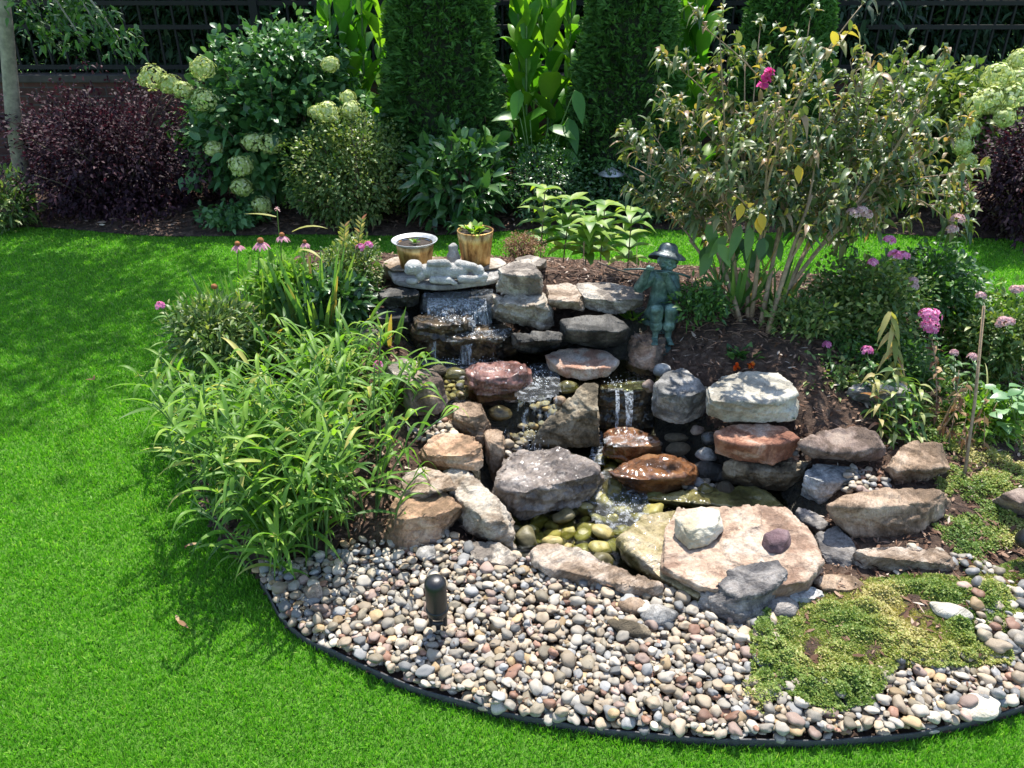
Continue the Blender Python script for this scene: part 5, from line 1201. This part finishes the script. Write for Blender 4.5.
def leafy(px, py, Y, bx, by, lab, mat, n=10, L=.07, Wd=.02, lean=.2, stemm=M_stemb, down=False):
    top = WY(px, py, Y); b = gb(bx, by); b.z -= .01; t = empty('tall_stem_plant', lab, 'leafy plant', b, 'yellowing stem plants on the right bank'); pts = stalk(t, b, top, stemm, .003); lv = Leaves()
    for i in range(n):
        p = pts[1].lerp(pts[8], i/(n-1)) if False else pts[min(8, 1+int(7*i/(n-1)))].lerp(pts[min(8, 2+int(7*i/(n-1)))], (7*i/(n-1)) % 1)
        for sg in (0, 1): a = i*1.3+sg*math.pi+random.gauss(0,.3); lv.add(p, Vector((math.cos(a), math.sin(a)-.2, -.8 if down else .5)), Z3+rv(.3), L*random.uniform(.7,1.15), Wd, random.uniform(.3,.9))
    lv.build('leaves', LM[mat], t, 'lance', 4); return t
leafy(890,312,2.62,893,395,'stem with hanging yellow and pink leaves above the yellow leaved plant','yell',11,.09,.022,down=True)
leafy(932,340,2.62,935,430,'withered brown spire with curled leaves below the mauve flowers','dry',15,.05,.016)
for i, (px, py, bx, by, m_, lab) in enumerate([(875,375,880,440,'yell','pale yellow leafy stem, left end of the group above the tan boulder'),(893,370,895,445,'mixed','green yellow leafy stem, second in the group above the tan boulder'),(908,378,905,445,'lime','lime leafy stem, third in the group above the tan boulder'),(920,385,915,445,'mixed','green yellow leafy stem beside the withered spire'),(885,395,890,448,'lime','short lime stem at the front of the group above the tan boulder')]):
    leafy(px, py, 2.5, bx, by, lab, m_, 13, .075, .017, stemm=M_stem)
t = empty('broad_leaf_plant','broad round pale green leaves at the right edge of the bed','leafy plant',gb(1010,430)); lv = Leaves(); tb = Tubes(); b = gb(1012,440)
for i in range(26):
    p = WY(random.uniform(990,1040), random.uniform(385,425), random.uniform(2.35,2.55)); D = Vector((random.gauss(0,.8), random.gauss(-.3,.5), .25)); lv.add(p, D, Z3+rv(.2), random.uniform(.05,.08), random.uniform(.04,.055), .25); tb.add(bez(b, b+Vector((0,0,.08)), p, 5), .0025, .002, 5)
lv.build('leaves', leafmat('pale_broad_leaf', [(0,(.10,.22,.09)),(1,(.26,.42,.20))], .35, .25), t, 'ovate', 5, .1); tb.build('stems', M_stem, t)
t = empty('brown_stalks','clump of withered brown stalks behind the wooden stake','dry stalks',gb(955,420)); lv = Leaves(); tb = Tubes()
for i in range(14):
    b = gb(random.uniform(935,1000), random.uniform(425,455)); e = b+Vector((random.gauss(0,.04), random.gauss(0,.03), random.uniform(.08,.24))); tb.add(bez(b, b.lerp(e,.5)+rv(.01), e, 5), .0022, .0012, 4)
    for j in range(7): lv.add(b.lerp(e, random.random()), rv()+Z3*-.3, rv(), .04, .012, .4)
tb.build('stems', M_stemb, t); lv.build('leaves', LM['dry'], t, 'lance', 3)
# stake
tb = Tubes(); tb.add([G(965,482)+Vector((0,0,-.03)), WY(975,400,2.37), WY(984,306,2.44)], .0062, .005, 8)
tag(tb.build('wooden_stake', M_stemb), 'thin tan wooden stake leaning right at the right side of the bed', 'stake')
t = tag(Tubes() and (lambda tb: (tb.add([WY(598,262,3.35), WY(612,268,3.3), WY(640,276,3.25)], .006, .005, 6), tb.build('stick', M_bark))[1])(Tubes()), 'bare brown stick lying on the mulch crest left of the statue', 'stick')
# long thin grassy arcs at the right
blade_clump(0,0,'loose grassy tuft with long arching blades behind the stake',26,(.22,.42),(.005,.009),.06,'mixed',base=gb(985,425),grp='grass tufts on the right bank',droop=(.3,1.0),lean=.6,name='grass_tuft')
blade_clump(0,0,'loose bright grassy tuft against the lawn at the right edge',30,(.2,.36),(.006,.010),.06,'lime',base=gb(1020,360),grp='grass tufts on the right bank',droop=(.2,.8),lean=.5,name='grass_tuft')

# ---- ground cover
def scatter(polypx, n, z=.05):
    P = np.array([tuple(W(a, b, z))[:2] for a, b in polypx]); lo, hi = P.min(0), P.max(0)
    q = rng.uniform(lo, hi, (n, 2)); q = q[inside(P, q[:, 0], q[:, 1])]; return q, P
lv = Leaves()
def cover(polypx, n, hgt, L, Wd, mat_t=(0,1), thr=-.25, fs=9, z=.05):
    q, P = scatter(polypx, n, z)
    nz = np.array([noise.noise((a*fs, b*fs, 5))+.5*noise.noise((a*fs*3, b*fs*3, 9)) for a, b in q]); e = poly_dist(P, q[:, 0], q[:, 1])
    k = nz > thr+.5*np.exp(-e/.04)+rng.normal(0, .08, len(q)); q = q[k]; nz = nz[k]; e = e[k]; m = len(q)
    jj_ = ((q[:,1]-pile.y0)/GR).astype(int); kk_ = ((q[:,0]-pile.x0)/GR).astype(int); ok_ = (jj_>=0)&(jj_<pile.ny)&(kk_>=0)&(kk_<pile.nx)
    hp = np.where(ok_, pile.h[np.clip(jj_,0,pile.ny-1), np.clip(kk_,0,pile.nx-1)], -1)
    zz = np.maximum(H(q[:, 0], q[:, 1]), np.minimum(hp, H(q[:,0],q[:,1])+.05))+hgt*np.clip(.3+nz*1.1, 0, 1)*np.clip(e/.06, .3, 1)*rng.uniform(.35, 1, m)
    D = rng.normal(0, 1, (m, 3)); D[:, 2] = np.abs(D[:, 2])*.8+.1; Nn = np.array([0,0,1.0])+rng.normal(0,.5,(m,3))
    tt = np.clip(np.array([.5+.9*noise.noise((a*5, b*5, 2)) for a, b in q])*(mat_t[1]-mat_t[0])+mat_t[0]+rng.normal(0,.16,m), 0, 1)
    s = rng.uniform(.6,1.3,m); lv.extend(np.stack([q[:,0],q[:,1],zz],1), D, Nn, L*s, Wd*s, rng.uniform(0,.4,m), tt)
cover([(752,680),(750,634),(770,606),(800,594),(850,582),(905,576),(965,582),(1035,556),(1045,600),(1015,618),(1010,665),(935,668),(900,662),(872,704),(840,712),(806,706),(782,690)], 380000, .042, .0085, .0055, (.15,1), -1.15)
cover([(870,592),(960,588),(985,615),(940,650),(880,645)], 60000, .03, .0085, .0055, (.2,1), -3)
cover([(925,470),(960,455),(1040,440),(1040,560),(970,585),(950,560),(925,530)], 60000, .04, .009, .006, (.1,1), -.2)
cover([(860,400),(1040,385),(1040,450),(925,475),(880,440)], 40000, .05, .013, .008, (0,.8), -.25)
cover([(735,680),(770,670),(830,700),(850,716),(800,722),(750,716)], 5000, .035, .008, .005, (.3,1), -.1)
cover([(690,600),(740,600),(760,620),(720,640)], 500, .03, .008, .005, (0,.6), .0)
cover([(800,330),(870,330),(880,400),(820,400)], 9000, .035, .014, .008, (0,.8), -.05)
cover([(690,275),(830,290),(800,330),(700,320)], 2500, .03, .02, .009, (0,.6), .1)
tag(lv.build('ground_cover', LM['cover'], None, 'ovate', 2, .1, 2), 'low creeping yellow green ground cover spreading over the stones on the right', 'ground cover', kind='stuff')
# ---- mulch chips, twigs
lv = Leaves()
def chips(q, zf, L=.022):
    m = len(q); D = rng.normal(0,1,(m,3)); D[:, 2] *= .22; Nn = np.array([0,0,1.0])+rng.normal(0,.35,(m,3)); s = rng.uniform(.4,1.6,m)
    lv.extend(np.stack([q[:,0],q[:,1],zf(q[:,0],q[:,1])+rng.uniform(.001,.014,m)],1), D, Nn, L*s, L*.34*s*rng.uniform(.5,1.4,m), rng.uniform(-.1,.2,m), np.clip(rng.normal(.42,.26,m),0,1))
q = rng.uniform(BEDS.min(0), BEDS.max(0), (60000, 2)); k = inside(BEDS, q[:,0], q[:,1]) & ~inside(STREAM, q[:,0], q[:,1]) & ~inside(PB_MAIN, q[:,0], q[:,1]) & (poly_dist(BEDS, q[:,0], q[:,1]) > .02); q = q[k]
chips(q, lambda x, y: H(x, y))
q = np.stack([rng.uniform(-4.5,4.5,16000), rng.uniform(5.4,7.2,16000)],1); q = q[q[:,1] > border(q[:,0])+.02]; chips(q, lambda x, y: x*0+.035+.04*np.clip((y-border(x))*2,0,1)*.8, .04)
q = rng.uniform(PB_MAIN.min(0), PB_MAIN.max(0), (420, 2)); q = q[inside(PB_MAIN, q[:,0], q[:,1])]; chips(q, lambda x, y: pile.h[np.clip(((y-pile.y0)/GR).astype(int),0,pile.ny-1), np.clip(((x-pile.x0)/GR).astype(int),0,pile.nx-1)], .012)
tag(lv.build('bark_mulch', LM['chip'], None, 'strap', 2, .1, 2), 'shredded brown bark mulch covering the bank and the back border', 'mulch', kind='stuff')
tb = Tubes()
for i in range(170):
    c = G(random.uniform(690,880), random.uniform(300,345)) if i < 110 else G(random.uniform(560,650), random.uniform(268,285)); d = Vector((random.gauss(0,1), random.gauss(0,.6), random.gauss(.15,.2))).normalized(); L_ = random.uniform(.04,.14)
    tb.add(bez(c+Z3*.01, c+d*L_*.5+Z3*.02, c+d*L_+Z3*.012, 4), .0022, .0012, 4)
tag(tb.build('twigs', M_barkr), 'tangle of dry twigs on the mulch under the big shrub', 'twigs', kind='stuff')
# ================================================================ BACK BORDER
def gy(px, Y): return Vector((WY(px, 200, Y).x, Y, .05))
# fence and low brick wall
M_iron = plain('black_iron', (.008,.008,.009), .8, 0, 40, .3, .1)
FY = 7.5
def zat(py): return WY(512, py, FY).z
zt, zm, zb2 = zat(3), zat(27), zat(67)
f = empty('iron_fence', 'black iron picket fence standing on a low brick wall behind the border', 'fence', (0, FY, zb2))
def boxm(bm, x0, x1, y0, y1, z0, z1):
    m = Matrix.Translation(((x0+x1)/2, (y0+y1)/2, (z0+z1)/2))@Matrix.Diagonal((x1-x0, y1-y0, z1-z0, 1)); bmesh.ops.create_cube(bm, size=1, matrix=m)
for z in (zt, zm, zb2):
    bm = bmesh.new(); boxm(bm, -7, 7, FY-.018, FY+.018, z-.018, z+.018); from_bm('rail', bm, M_iron, f, False)
pk = None
for i in range(96):
    x = -6.9+i*.145
    if abs((x+6.9) % 2.32) < .03: continue
    if pk is None:
        bm = bmesh.new(); boxm(bm, -.0085, .0085, -.0085, .0085, -.05, zt-zb2+.06); me = bpy.data.meshes.new('picket'); bm.to_mesh(me); bm.free(); me.materials.append(M_iron); pk = me
    o = mobj('picket', pk, f); o.location = (x, 0, 0)
for i in range(7):
    bm = bmesh.new(); x = -6.9+i*2.32; boxm(bm, x-.035, x+.035, FY-.035, FY+.035, .8, zt+.14); boxm(bm, x-.045, x+.045, FY-.045, FY+.045, zt+.141, zt+.165); from_bm('post', bm, M_iron, f, False)
M_brick, nt_, b_ = newmat('brick')
bt = N_(nt_, 'ShaderNodeTexBrick'); tc_ = N_(nt_, 'ShaderNodeTexCoord').outputs['Object']; mp_ = N_(nt_, 'ShaderNodeMapping'); mp_.inputs['Rotation'].default_value = (R(90),0,0); nt_.links.new(tc_, mp_.inputs[0]); nt_.links.new(mp_.outputs[0], bt.inputs[0])
bt.inputs['Color1'].default_value = (.10,.04,.028,1); bt.inputs['Color2'].default_value = (.06,.025,.02,1); bt.inputs['Mortar'].default_value = (.07,.06,.055,1); bt.inputs['Scale'].default_value = 1; bt.inputs['Brick Width'].default_value = .21; bt.inputs['Row Height'].default_value = .075; bt.inputs['Mortar Size'].default_value = .006
nt_.links.new(rgb_mix(nt_, .6, bt.outputs[0], ramp(nt_, [(.3,(.5,.5,.5)),(.7,(1.1,1.1,1.1))], noise_tex(nt_, 12, 5, .7, tc_)), 'MULTIPLY'), b_.inputs[0]); b_.inputs['Roughness'].default_value = .9; bump(nt_, b_, bt.outputs['Fac'], -.5, .01)
bm = bmesh.new(); boxm(bm, -7.2, 7.2, FY-.1, FY+.1, -.05, zb2-.12); w_ = from_bm('brick_wall', bm, M_brick, None, False); tag(w_, 'low dark red brick wall below the black fence', 'wall')
bm = bmesh.new(); boxm(bm, -7.22, 7.22, FY-.125, FY+.125, zb2-.119, zb2-.06); bmesh.ops.bevel(bm, geom=bm.edges, offset=.006, segments=2, affect='EDGES'); c_ = from_bm('coping', bm, plain('coping_stone', (.06,.052,.045), .9, 0, 10, .3, .4), w_, False)

# trees beyond the fence: one built, the others copied
def tree(name, label, base, H_, r, tips, k, L, Wd, mat, group=None, zc=.55, trunk=.09, bark=M_bark, seed=0, lump=.3):
    t = empty(name, label, 'tree', base, group); c = Vector(base)+Z3*H_*zc
    P, d = cloud(tips, c, r, .38, lump, seed, .15); lv = Leaves(); foliage(lv, P, d, k, L, Wd, L*.7, .1, .9, (.2,.8)); lv.build('crown', mat, t, 'lance', 2, .1, 3)
    tb = Tubes(); b = Vector(base); tb.add(bez(b-Z3*.1, b+Z3*H_*.4+Vector((.05,0,0)), b+Z3*H_*.85, 8), trunk, trunk*.3, 10)
    for i in rng.choice(len(P), 30, replace=False):
        e = Vector(P[i]); s = b+Z3*min(H_*.8, max(.3, e.z*.55)); tb.add(bez(s, s.lerp(e,.5)+Z3*.1, e, 5), trunk*.25, .006, 5)
    tb.build('trunk', bark, t); return t
xs_ = [-6.2,-4.6,-3.0,-1.5,.1,1.7,3.2,4.8,6.4]
t0 = tree('screen_tree', 'dark dense tree beyond the fence behind the first conical evergreen', (xs_[3], 8.9, 0), 3.8, (1.25,.95,1.9), 2400, 8, .13, .042, LM['far'], 'dark trees beyond the fence', seed=21)
labs = ['dark dense tree beyond the left end of the fence','dark dense tree beyond the fence behind the slender left tree','dark dense tree beyond the fence behind the burgundy bush','','dark dense tree beyond the fence behind the middle cannas','dark dense tree beyond the fence behind the right evergreens','dark dense tree beyond the fence behind the big bronze shrub','dark dense tree beyond the fence behind the right hydrangea','dark dense tree beyond the right end of the fence']
for i, x in enumerate(xs_):
    if i == 3: continue
    o = copy_tree(t0); o.location = (x, 8.9+.35*math.sin(i*2.1), 0); o.rotation_euler.z = i*1.9; o.scale = (1,1,.78+.07*math.sin(i*1.3)); o['label'] = labs[i]
# clipped dark hedge row behind the trees closes the view
for i in range(4):
    if i == 0: h0 = tree('hedge_tree', 'broad dark evergreen far behind the fence at the left', (-5.4, 11.6, 0), 4.2, (2.0,1.0,2.2), 2600, 8, .17, .06, LM['far'], 'broad evergreens far behind the fence', seed=25)
    else:
        o = copy_tree(h0); o.location.x = -5.4+i*3.6; o.rotation_euler.z = 3.14*(i % 2); o['label'] = ['','broad dark evergreen far behind the fence left of center','broad dark evergreen far behind the fence right of center','broad dark evergreen far behind the fence at the right'][i]

# slender tree at the left with hanging leaves
b = WY(27, 212, 5.85); b.z = .05
t = empty('slender_tree', 'slender tree with pale gray trunk at the left edge, leaves hanging into the view', 'tree', b)
tb = Tubes(); e = WY(-4, -60, 5.9); tb.add([b-Z3*.1, b.lerp(e,.35)+Vector((-.02,0,0)), b.lerp(e,.7), e, e+Vector((-.15,-.1,1.2))], lambda s: .062-.03*s, .03, 12)
cl = Vector((-2.5, 5.5, 3.8)); P, d = cloud(1500, cl, (1.7,1.6,1.4), .45, .35, 31)
lv = Leaves(); foliage(lv, P, d, 7, .085, .03, .05, 0, .9, (.3,.9))
for (px, py, Y, k_) in [(60,10,5.5,50),(98,26,5.3,34),(120,40,5.2,24),(85,44,5.3,14),(30,6,5.6,40),(80,0,5.5,40),(45,30,5.6,20)]:
    c = WY(px, py, Y); P2 = np.array(tuple(c))+rng.normal(0, .07, (k_, 3)); foliage(lv, P2, np.tile([.4,-.3,-.3],(k_,1)), 4, .058, .024, .02, .2, .9, (.1,.5)); tb.add(bez(e+Vector((0,-.1,.3)), c+Vector((-.2,.1,.35)), c, 6), .012, .004, 6)
for i in range(34): q_ = Vector(P[i]); tb.add(bez(e+Z3*.4, e.lerp(q_,.5)+Z3*.2, q_, 5), .018, .005, 6)
lv.build('crown', LM['green'], t, 'lance', 3); tb.build('trunk', M_barkp, t)

# conical evergreens
def evergreen(base, Hh, r, label):
    t = empty('conical_evergreen', label, 'evergreen', base, 'conical evergreens in the back border'); m = 17000
    u = rng.uniform(0, 1, m)**.9; a = rng.uniform(0, 2*np.pi, m); z = u*Hh
    prof = np.clip(1-(u**1.5), 0, 1)**.62*np.clip(.86+u*1.4, 0, 1)
    bumps = np.array([noise.noise((math.cos(p)*3, math.sin(p)*3, q*3.2)) for p, q in zip(a, z)]); fine = np.array([noise.noise((math.cos(p)*9, math.sin(p)*9, q*10)) for p, q in zip(a, z)])
    rr = r*prof*(1+.13*bumps+.12*fine)*rng.uniform(.82, 1.04, m)
    P = np.stack([base[0]+rr*np.cos(a), base[1]+rr*np.sin(a), base[2]+z], 1)
    D = np.stack([np.cos(a), np.sin(a), .7+0*a], 1)+rng.normal(0,.45,(m,3)); ta = a+rng.normal(0,.9,m); Nn = np.stack([-np.sin(ta), np.cos(ta), rng.normal(0,.4,m)],1)
    lv = Leaves(); s = rng.uniform(.6,1.3,m)
    for k_ in range(3):
        DD = D+rng.normal(0,.35,(m,3)); lv.extend(P, DD, Nn, .058*s, .015*s, rng.uniform(0,.3,m), np.clip(.45+.35*fine+rng.normal(0,.16,m),0,1))
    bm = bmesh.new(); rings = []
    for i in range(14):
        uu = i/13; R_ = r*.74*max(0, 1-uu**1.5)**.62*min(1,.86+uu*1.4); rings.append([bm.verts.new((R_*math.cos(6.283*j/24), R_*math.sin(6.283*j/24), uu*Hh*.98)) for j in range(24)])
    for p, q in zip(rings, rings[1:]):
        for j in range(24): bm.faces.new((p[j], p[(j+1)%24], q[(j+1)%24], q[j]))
    lv.build('foliage', LM['cedar'], t, 'lance', 2, .1, 3); from_bm('shade_core', bm, plain('inner_shade_core', (.03,.04,.018), .95, 0, 40, .5, 1), t, rel=False)  # solid core in a dark colour stands in for the shade inside the crown
    tb = Tubes(); tb.add([Vector(base)-Z3*.1, Vector(base)+Z3*.5, Vector(base)+Z3*Hh*.8], .05, .02, 8); tb.build('trunk', M_bark, t); return t
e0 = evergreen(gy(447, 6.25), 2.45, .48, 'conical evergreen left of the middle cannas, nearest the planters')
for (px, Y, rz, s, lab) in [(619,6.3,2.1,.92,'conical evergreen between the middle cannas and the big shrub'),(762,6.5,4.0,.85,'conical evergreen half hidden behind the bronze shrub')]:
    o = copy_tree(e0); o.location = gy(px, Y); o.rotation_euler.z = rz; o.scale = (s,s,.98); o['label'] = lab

# cannas
def canna(px0, px1, Y, ns, label, top=-40, Lf=.60):
    t = empty('canna', label, 'canna', gy((px0+px1)/2, Y), 'tall cannas between the evergreens'); lv = Leaves(); tb = Tubes()
    for i in range(ns):
        px = px0+(px1-px0)*(i+.5)/ns+random.gauss(0,5); b = gy(px, Y+random.uniform(-.18,.18)); e = WY(px+random.gauss(0,10), top+random.uniform(0,60), b.y); e.y = b.y
        pts = bez(b, b.lerp(e,.5)+rv(.02), e, 10); tb.add(pts, .013, .007, 7); az = random.uniform(0,6.28)
        for j in range(12):
            s = .10+.88*j/11; q_ = s*10; i0 = min(9,int(q_)); p = pts[i0].lerp(pts[i0+1], q_-i0); az += 2.4+random.gauss(0,.4); el = 1.0+1.8*s
            lv.add(p, Vector((math.cos(az), math.sin(az), el)), -Vector((math.cos(az), math.sin(az), -.3)), Lf*random.uniform(.7,1.1)*(1-.25*s), .19*random.uniform(.6,1.15)*(1-.3*s), random.uniform(.1,.6), random.random())
    lv.build('leaves', LM['canna'], t, 'ovate', 8, .3); tb.build('stems', M_stem, t)
canna(325,388,6.45,8,'bright green cannas left of the first conical evergreen')
canna(500,585,6.5,10,'bright green cannas between the two big conical evergreens')
canna(672,705,6.55,5,'bright green cannas right of the second conical evergreen')
t = empty('broad_leaf_plant','broad leaves of a young canna low between the evergreens','leafy plant',gy(535,5.95)); lv = Leaves(); tb = Tubes(); b = gy(535,5.95)
for (px, py, dx, dz, L_) in [(520,118,-1,.3,.24),(530,120,.5,.6,.22),(548,128,.8,.0,.24),(512,132,-.8,-.3,.22),(560,150,.9,-.4,.2),(530,150,-.3,-.6,.24),(545,165,.2,-.9,.26),(575,90,.3,-.9,.2),(520,90,-.3,-.9,.18),(568,118,.3,-.8,.22)]:
    p = WY(px, py, 5.9); lv.add(p, Vector((dx,-.4,dz)), Vector((0,-.6,1)), L_, .10, .3); tb.add(bez(b, b.lerp(p,.5)+Z3*.1, p, 6), .007, .004, 6)
lv.build('leaves', LM['canna'], t, 'ovate', 6, .12); tb.build('stems', M_stem, t)

# bushes of the border
def bush(name, label, px, py, Y, r, tips, k, L, Wd, mat, **kw):
    c = WY(px, py, Y); return shrub(name, label, kw.pop('cat', 'bush'), (c.x, c.y, .05), c, r, tips, k, L, Wd, mat, zmin=.08, **kw)
bush('burgundy_bush','wide burgundy leaved bush at the left of the back border',112,162,5.95,(.74,.48,.58),2600,8,.042,.020,LM['burg'],seed=41,lump=.4,spread=.035,nst=60,group='burgundy bushes',up=.2)
bush('burgundy_bush','burgundy leaved bush at the right edge of the back border',1040,172,5.3,(.50,.40,.46),1500,8,.042,.020,LM['burg'],seed=42,lump=.4,spread=.035,nst=50,group='burgundy bushes',up=.2)
def flowerheads(t, pts, rad, mat, cone=1.0, k=230):
    for (px, py, Y, s) in pts:
        c = WY(px, py, Y); lv = Leaves(); R_ = rad*s
        s_ = random.uniform(0, 99)
        for i in range(int(k)):
            d = rv().normalized(); p = c+Vector((d.x, d.y, d.z*cone))*R_*random.uniform(.8,1.04)*(1+.35*noise.noise(d*1.6+Vector((s_,0,0)))); o = d.orthogonal().normalized(); o = Matrix.Rotation(random.uniform(0,6), 3, d)@o
            for j in range(2): lv.add(p-(o*(1 if j else -1))*.006, (o if j else -o)+d*.15, d, .021, .02, .1)
        lv.build('blossom', LM[mat], t, 'petal', 2, .05, 2)
t = bush('hydrangea','large hydrangea with pale green flower balls left of the cannas',275,130,6.1,(.64,.5,.60),1100,7,.10,.052,LM['hyd'],seed=43,lump=.3,spread=.045,nst=70,group='hydrangeas',up=.3,n=4)
P, d = cloud(260, WY(280,58,6.1), (.42,.35,.26), .5, .3, 44); lv = Leaves(); foliage(lv, P, d, 7, .085, .036, .04, .4); lv.build('foliage', LM['hyd'], t, 'ovate', 4)
flowerheads(t, [(152,77,5.75,1.1),(170,84,5.75,.9),(202,68,5.7,1.0),(205,100,5.65,1.0),(183,90,5.7,.8),(240,166,5.5,1.0),(242,187,5.5,.85),(253,142,5.6,.9),(270,143,5.6,1.0),(327,112,5.5,.9),(316,112,5.6,.6),(350,110,5.55,.8),(348,97,5.6,.6),(262,205,5.5,.8),(213,148,5.6,.7),(330,64,5.8,.7)], .085, 'hydf', .85)
t = bush('hydrangea','hydrangea with big creamy green flower heads behind the bronze shrub at the right',940,120,6.1,(.62,.4,.42),900,7,.085,.042,LM['mixed'],seed=45,lump=.3,spread=.04,nst=60,group='hydrangeas',up=.3,n=4)
flowerheads(t, [(997,76,5.3,1.2),(1018,80,5.3,1.0),(990,100,5.2,1.15),(1010,97,5.2,1.15),(977,105,5.2,1.0),(970,128,5.15,.8),(962,145,5.15,.8),(967,162,5.15,.8),(1005,117,5.1,.8),(870,82,5.3,.9),(908,120,5.2,1.0),(912,150,5.2,.6),(1020,60,5.4,.9)], .075, 'hydf', .95)
bush('variegated_bush','rounded bush with small yellow green leaves right of the hydrangea',350,172,5.6,(.44,.38,.42),1500,8,.036,.018,LM['mixed'],seed=46,lump=.2,spread=.03,nst=50,up=.3)
bush('laurel_bush','bush with large glossy dark leaves in front of the first evergreen',458,178,5.6,(.37,.3,.34),200,7,.135,.046,LM['laurel'],seed=47,lump=.2,spread=.03,nst=40,up=.5,n=5,prof='lance')
bush('gray_green_bush','low gray green bush between the laurel and the path light',545,185,5.75,(.34,.3,.28),800,7,.035,.016,LM['dark'],seed=48,lump=.25,spread=.03,nst=40)
bush('low_bush','low dark green bush behind the statue on the far side of the lawn',650,195,5.75,(.48,.3,.22),800,7,.045,.02,LM['dark'],seed=49,lump=.25,spread=.03,nst=40,group='low dark bushes')
bush('low_bush','low dark green bush behind the stems of the bronze shrub',830,180,5.9,(.75,.35,.40),1400,7,.05,.024,LM['dark'],seed=50,lump=.3,spread=.04,nst=40,group='low dark bushes')
bush('low_bush','small pale green plant at the left edge in front of the slender tree',5,205,5.5,(.22,.2,.22),160,6,.08,.02,LM['mixed'],seed=51,lump=.3,spread=.03,nst=20,group='small plants in the border',prof='lance')
bush('low_bush','small blue green plant at the foot of the hydrangea',235,222,5.5,(.18,.14,.12),120,7,.06,.035,LM['hyd'],seed=52,lump=.3,spread=.03,nst=14,group='small plants in the border')
# fallen leaves on the turf
lm = [( -1.05,1.95),( -.95,1.62),(-1.35,4.2),(-1.9,3.1),(-.75,1.5),(-1.6,2.2),(-1.15,1.75)]
for i, (x, y) in enumerate(lm[:4]):
    lv = Leaves(); lv.add((x, y, .024), (random.gauss(0,1), random.gauss(0,1), .1), (0,0,1), .045, .014, .1); lv.add((x, y, .024), (random.gauss(0,1), random.gauss(0,1), .3), (0,0,1), .03, .010, .1)
    o = lv.build('fallen_leaf', LM['dry'], None, 'lance', 3); tag(o, 'small dry fallen leaf lying on the green turf', 'leaf', 'fallen leaves on the turf')
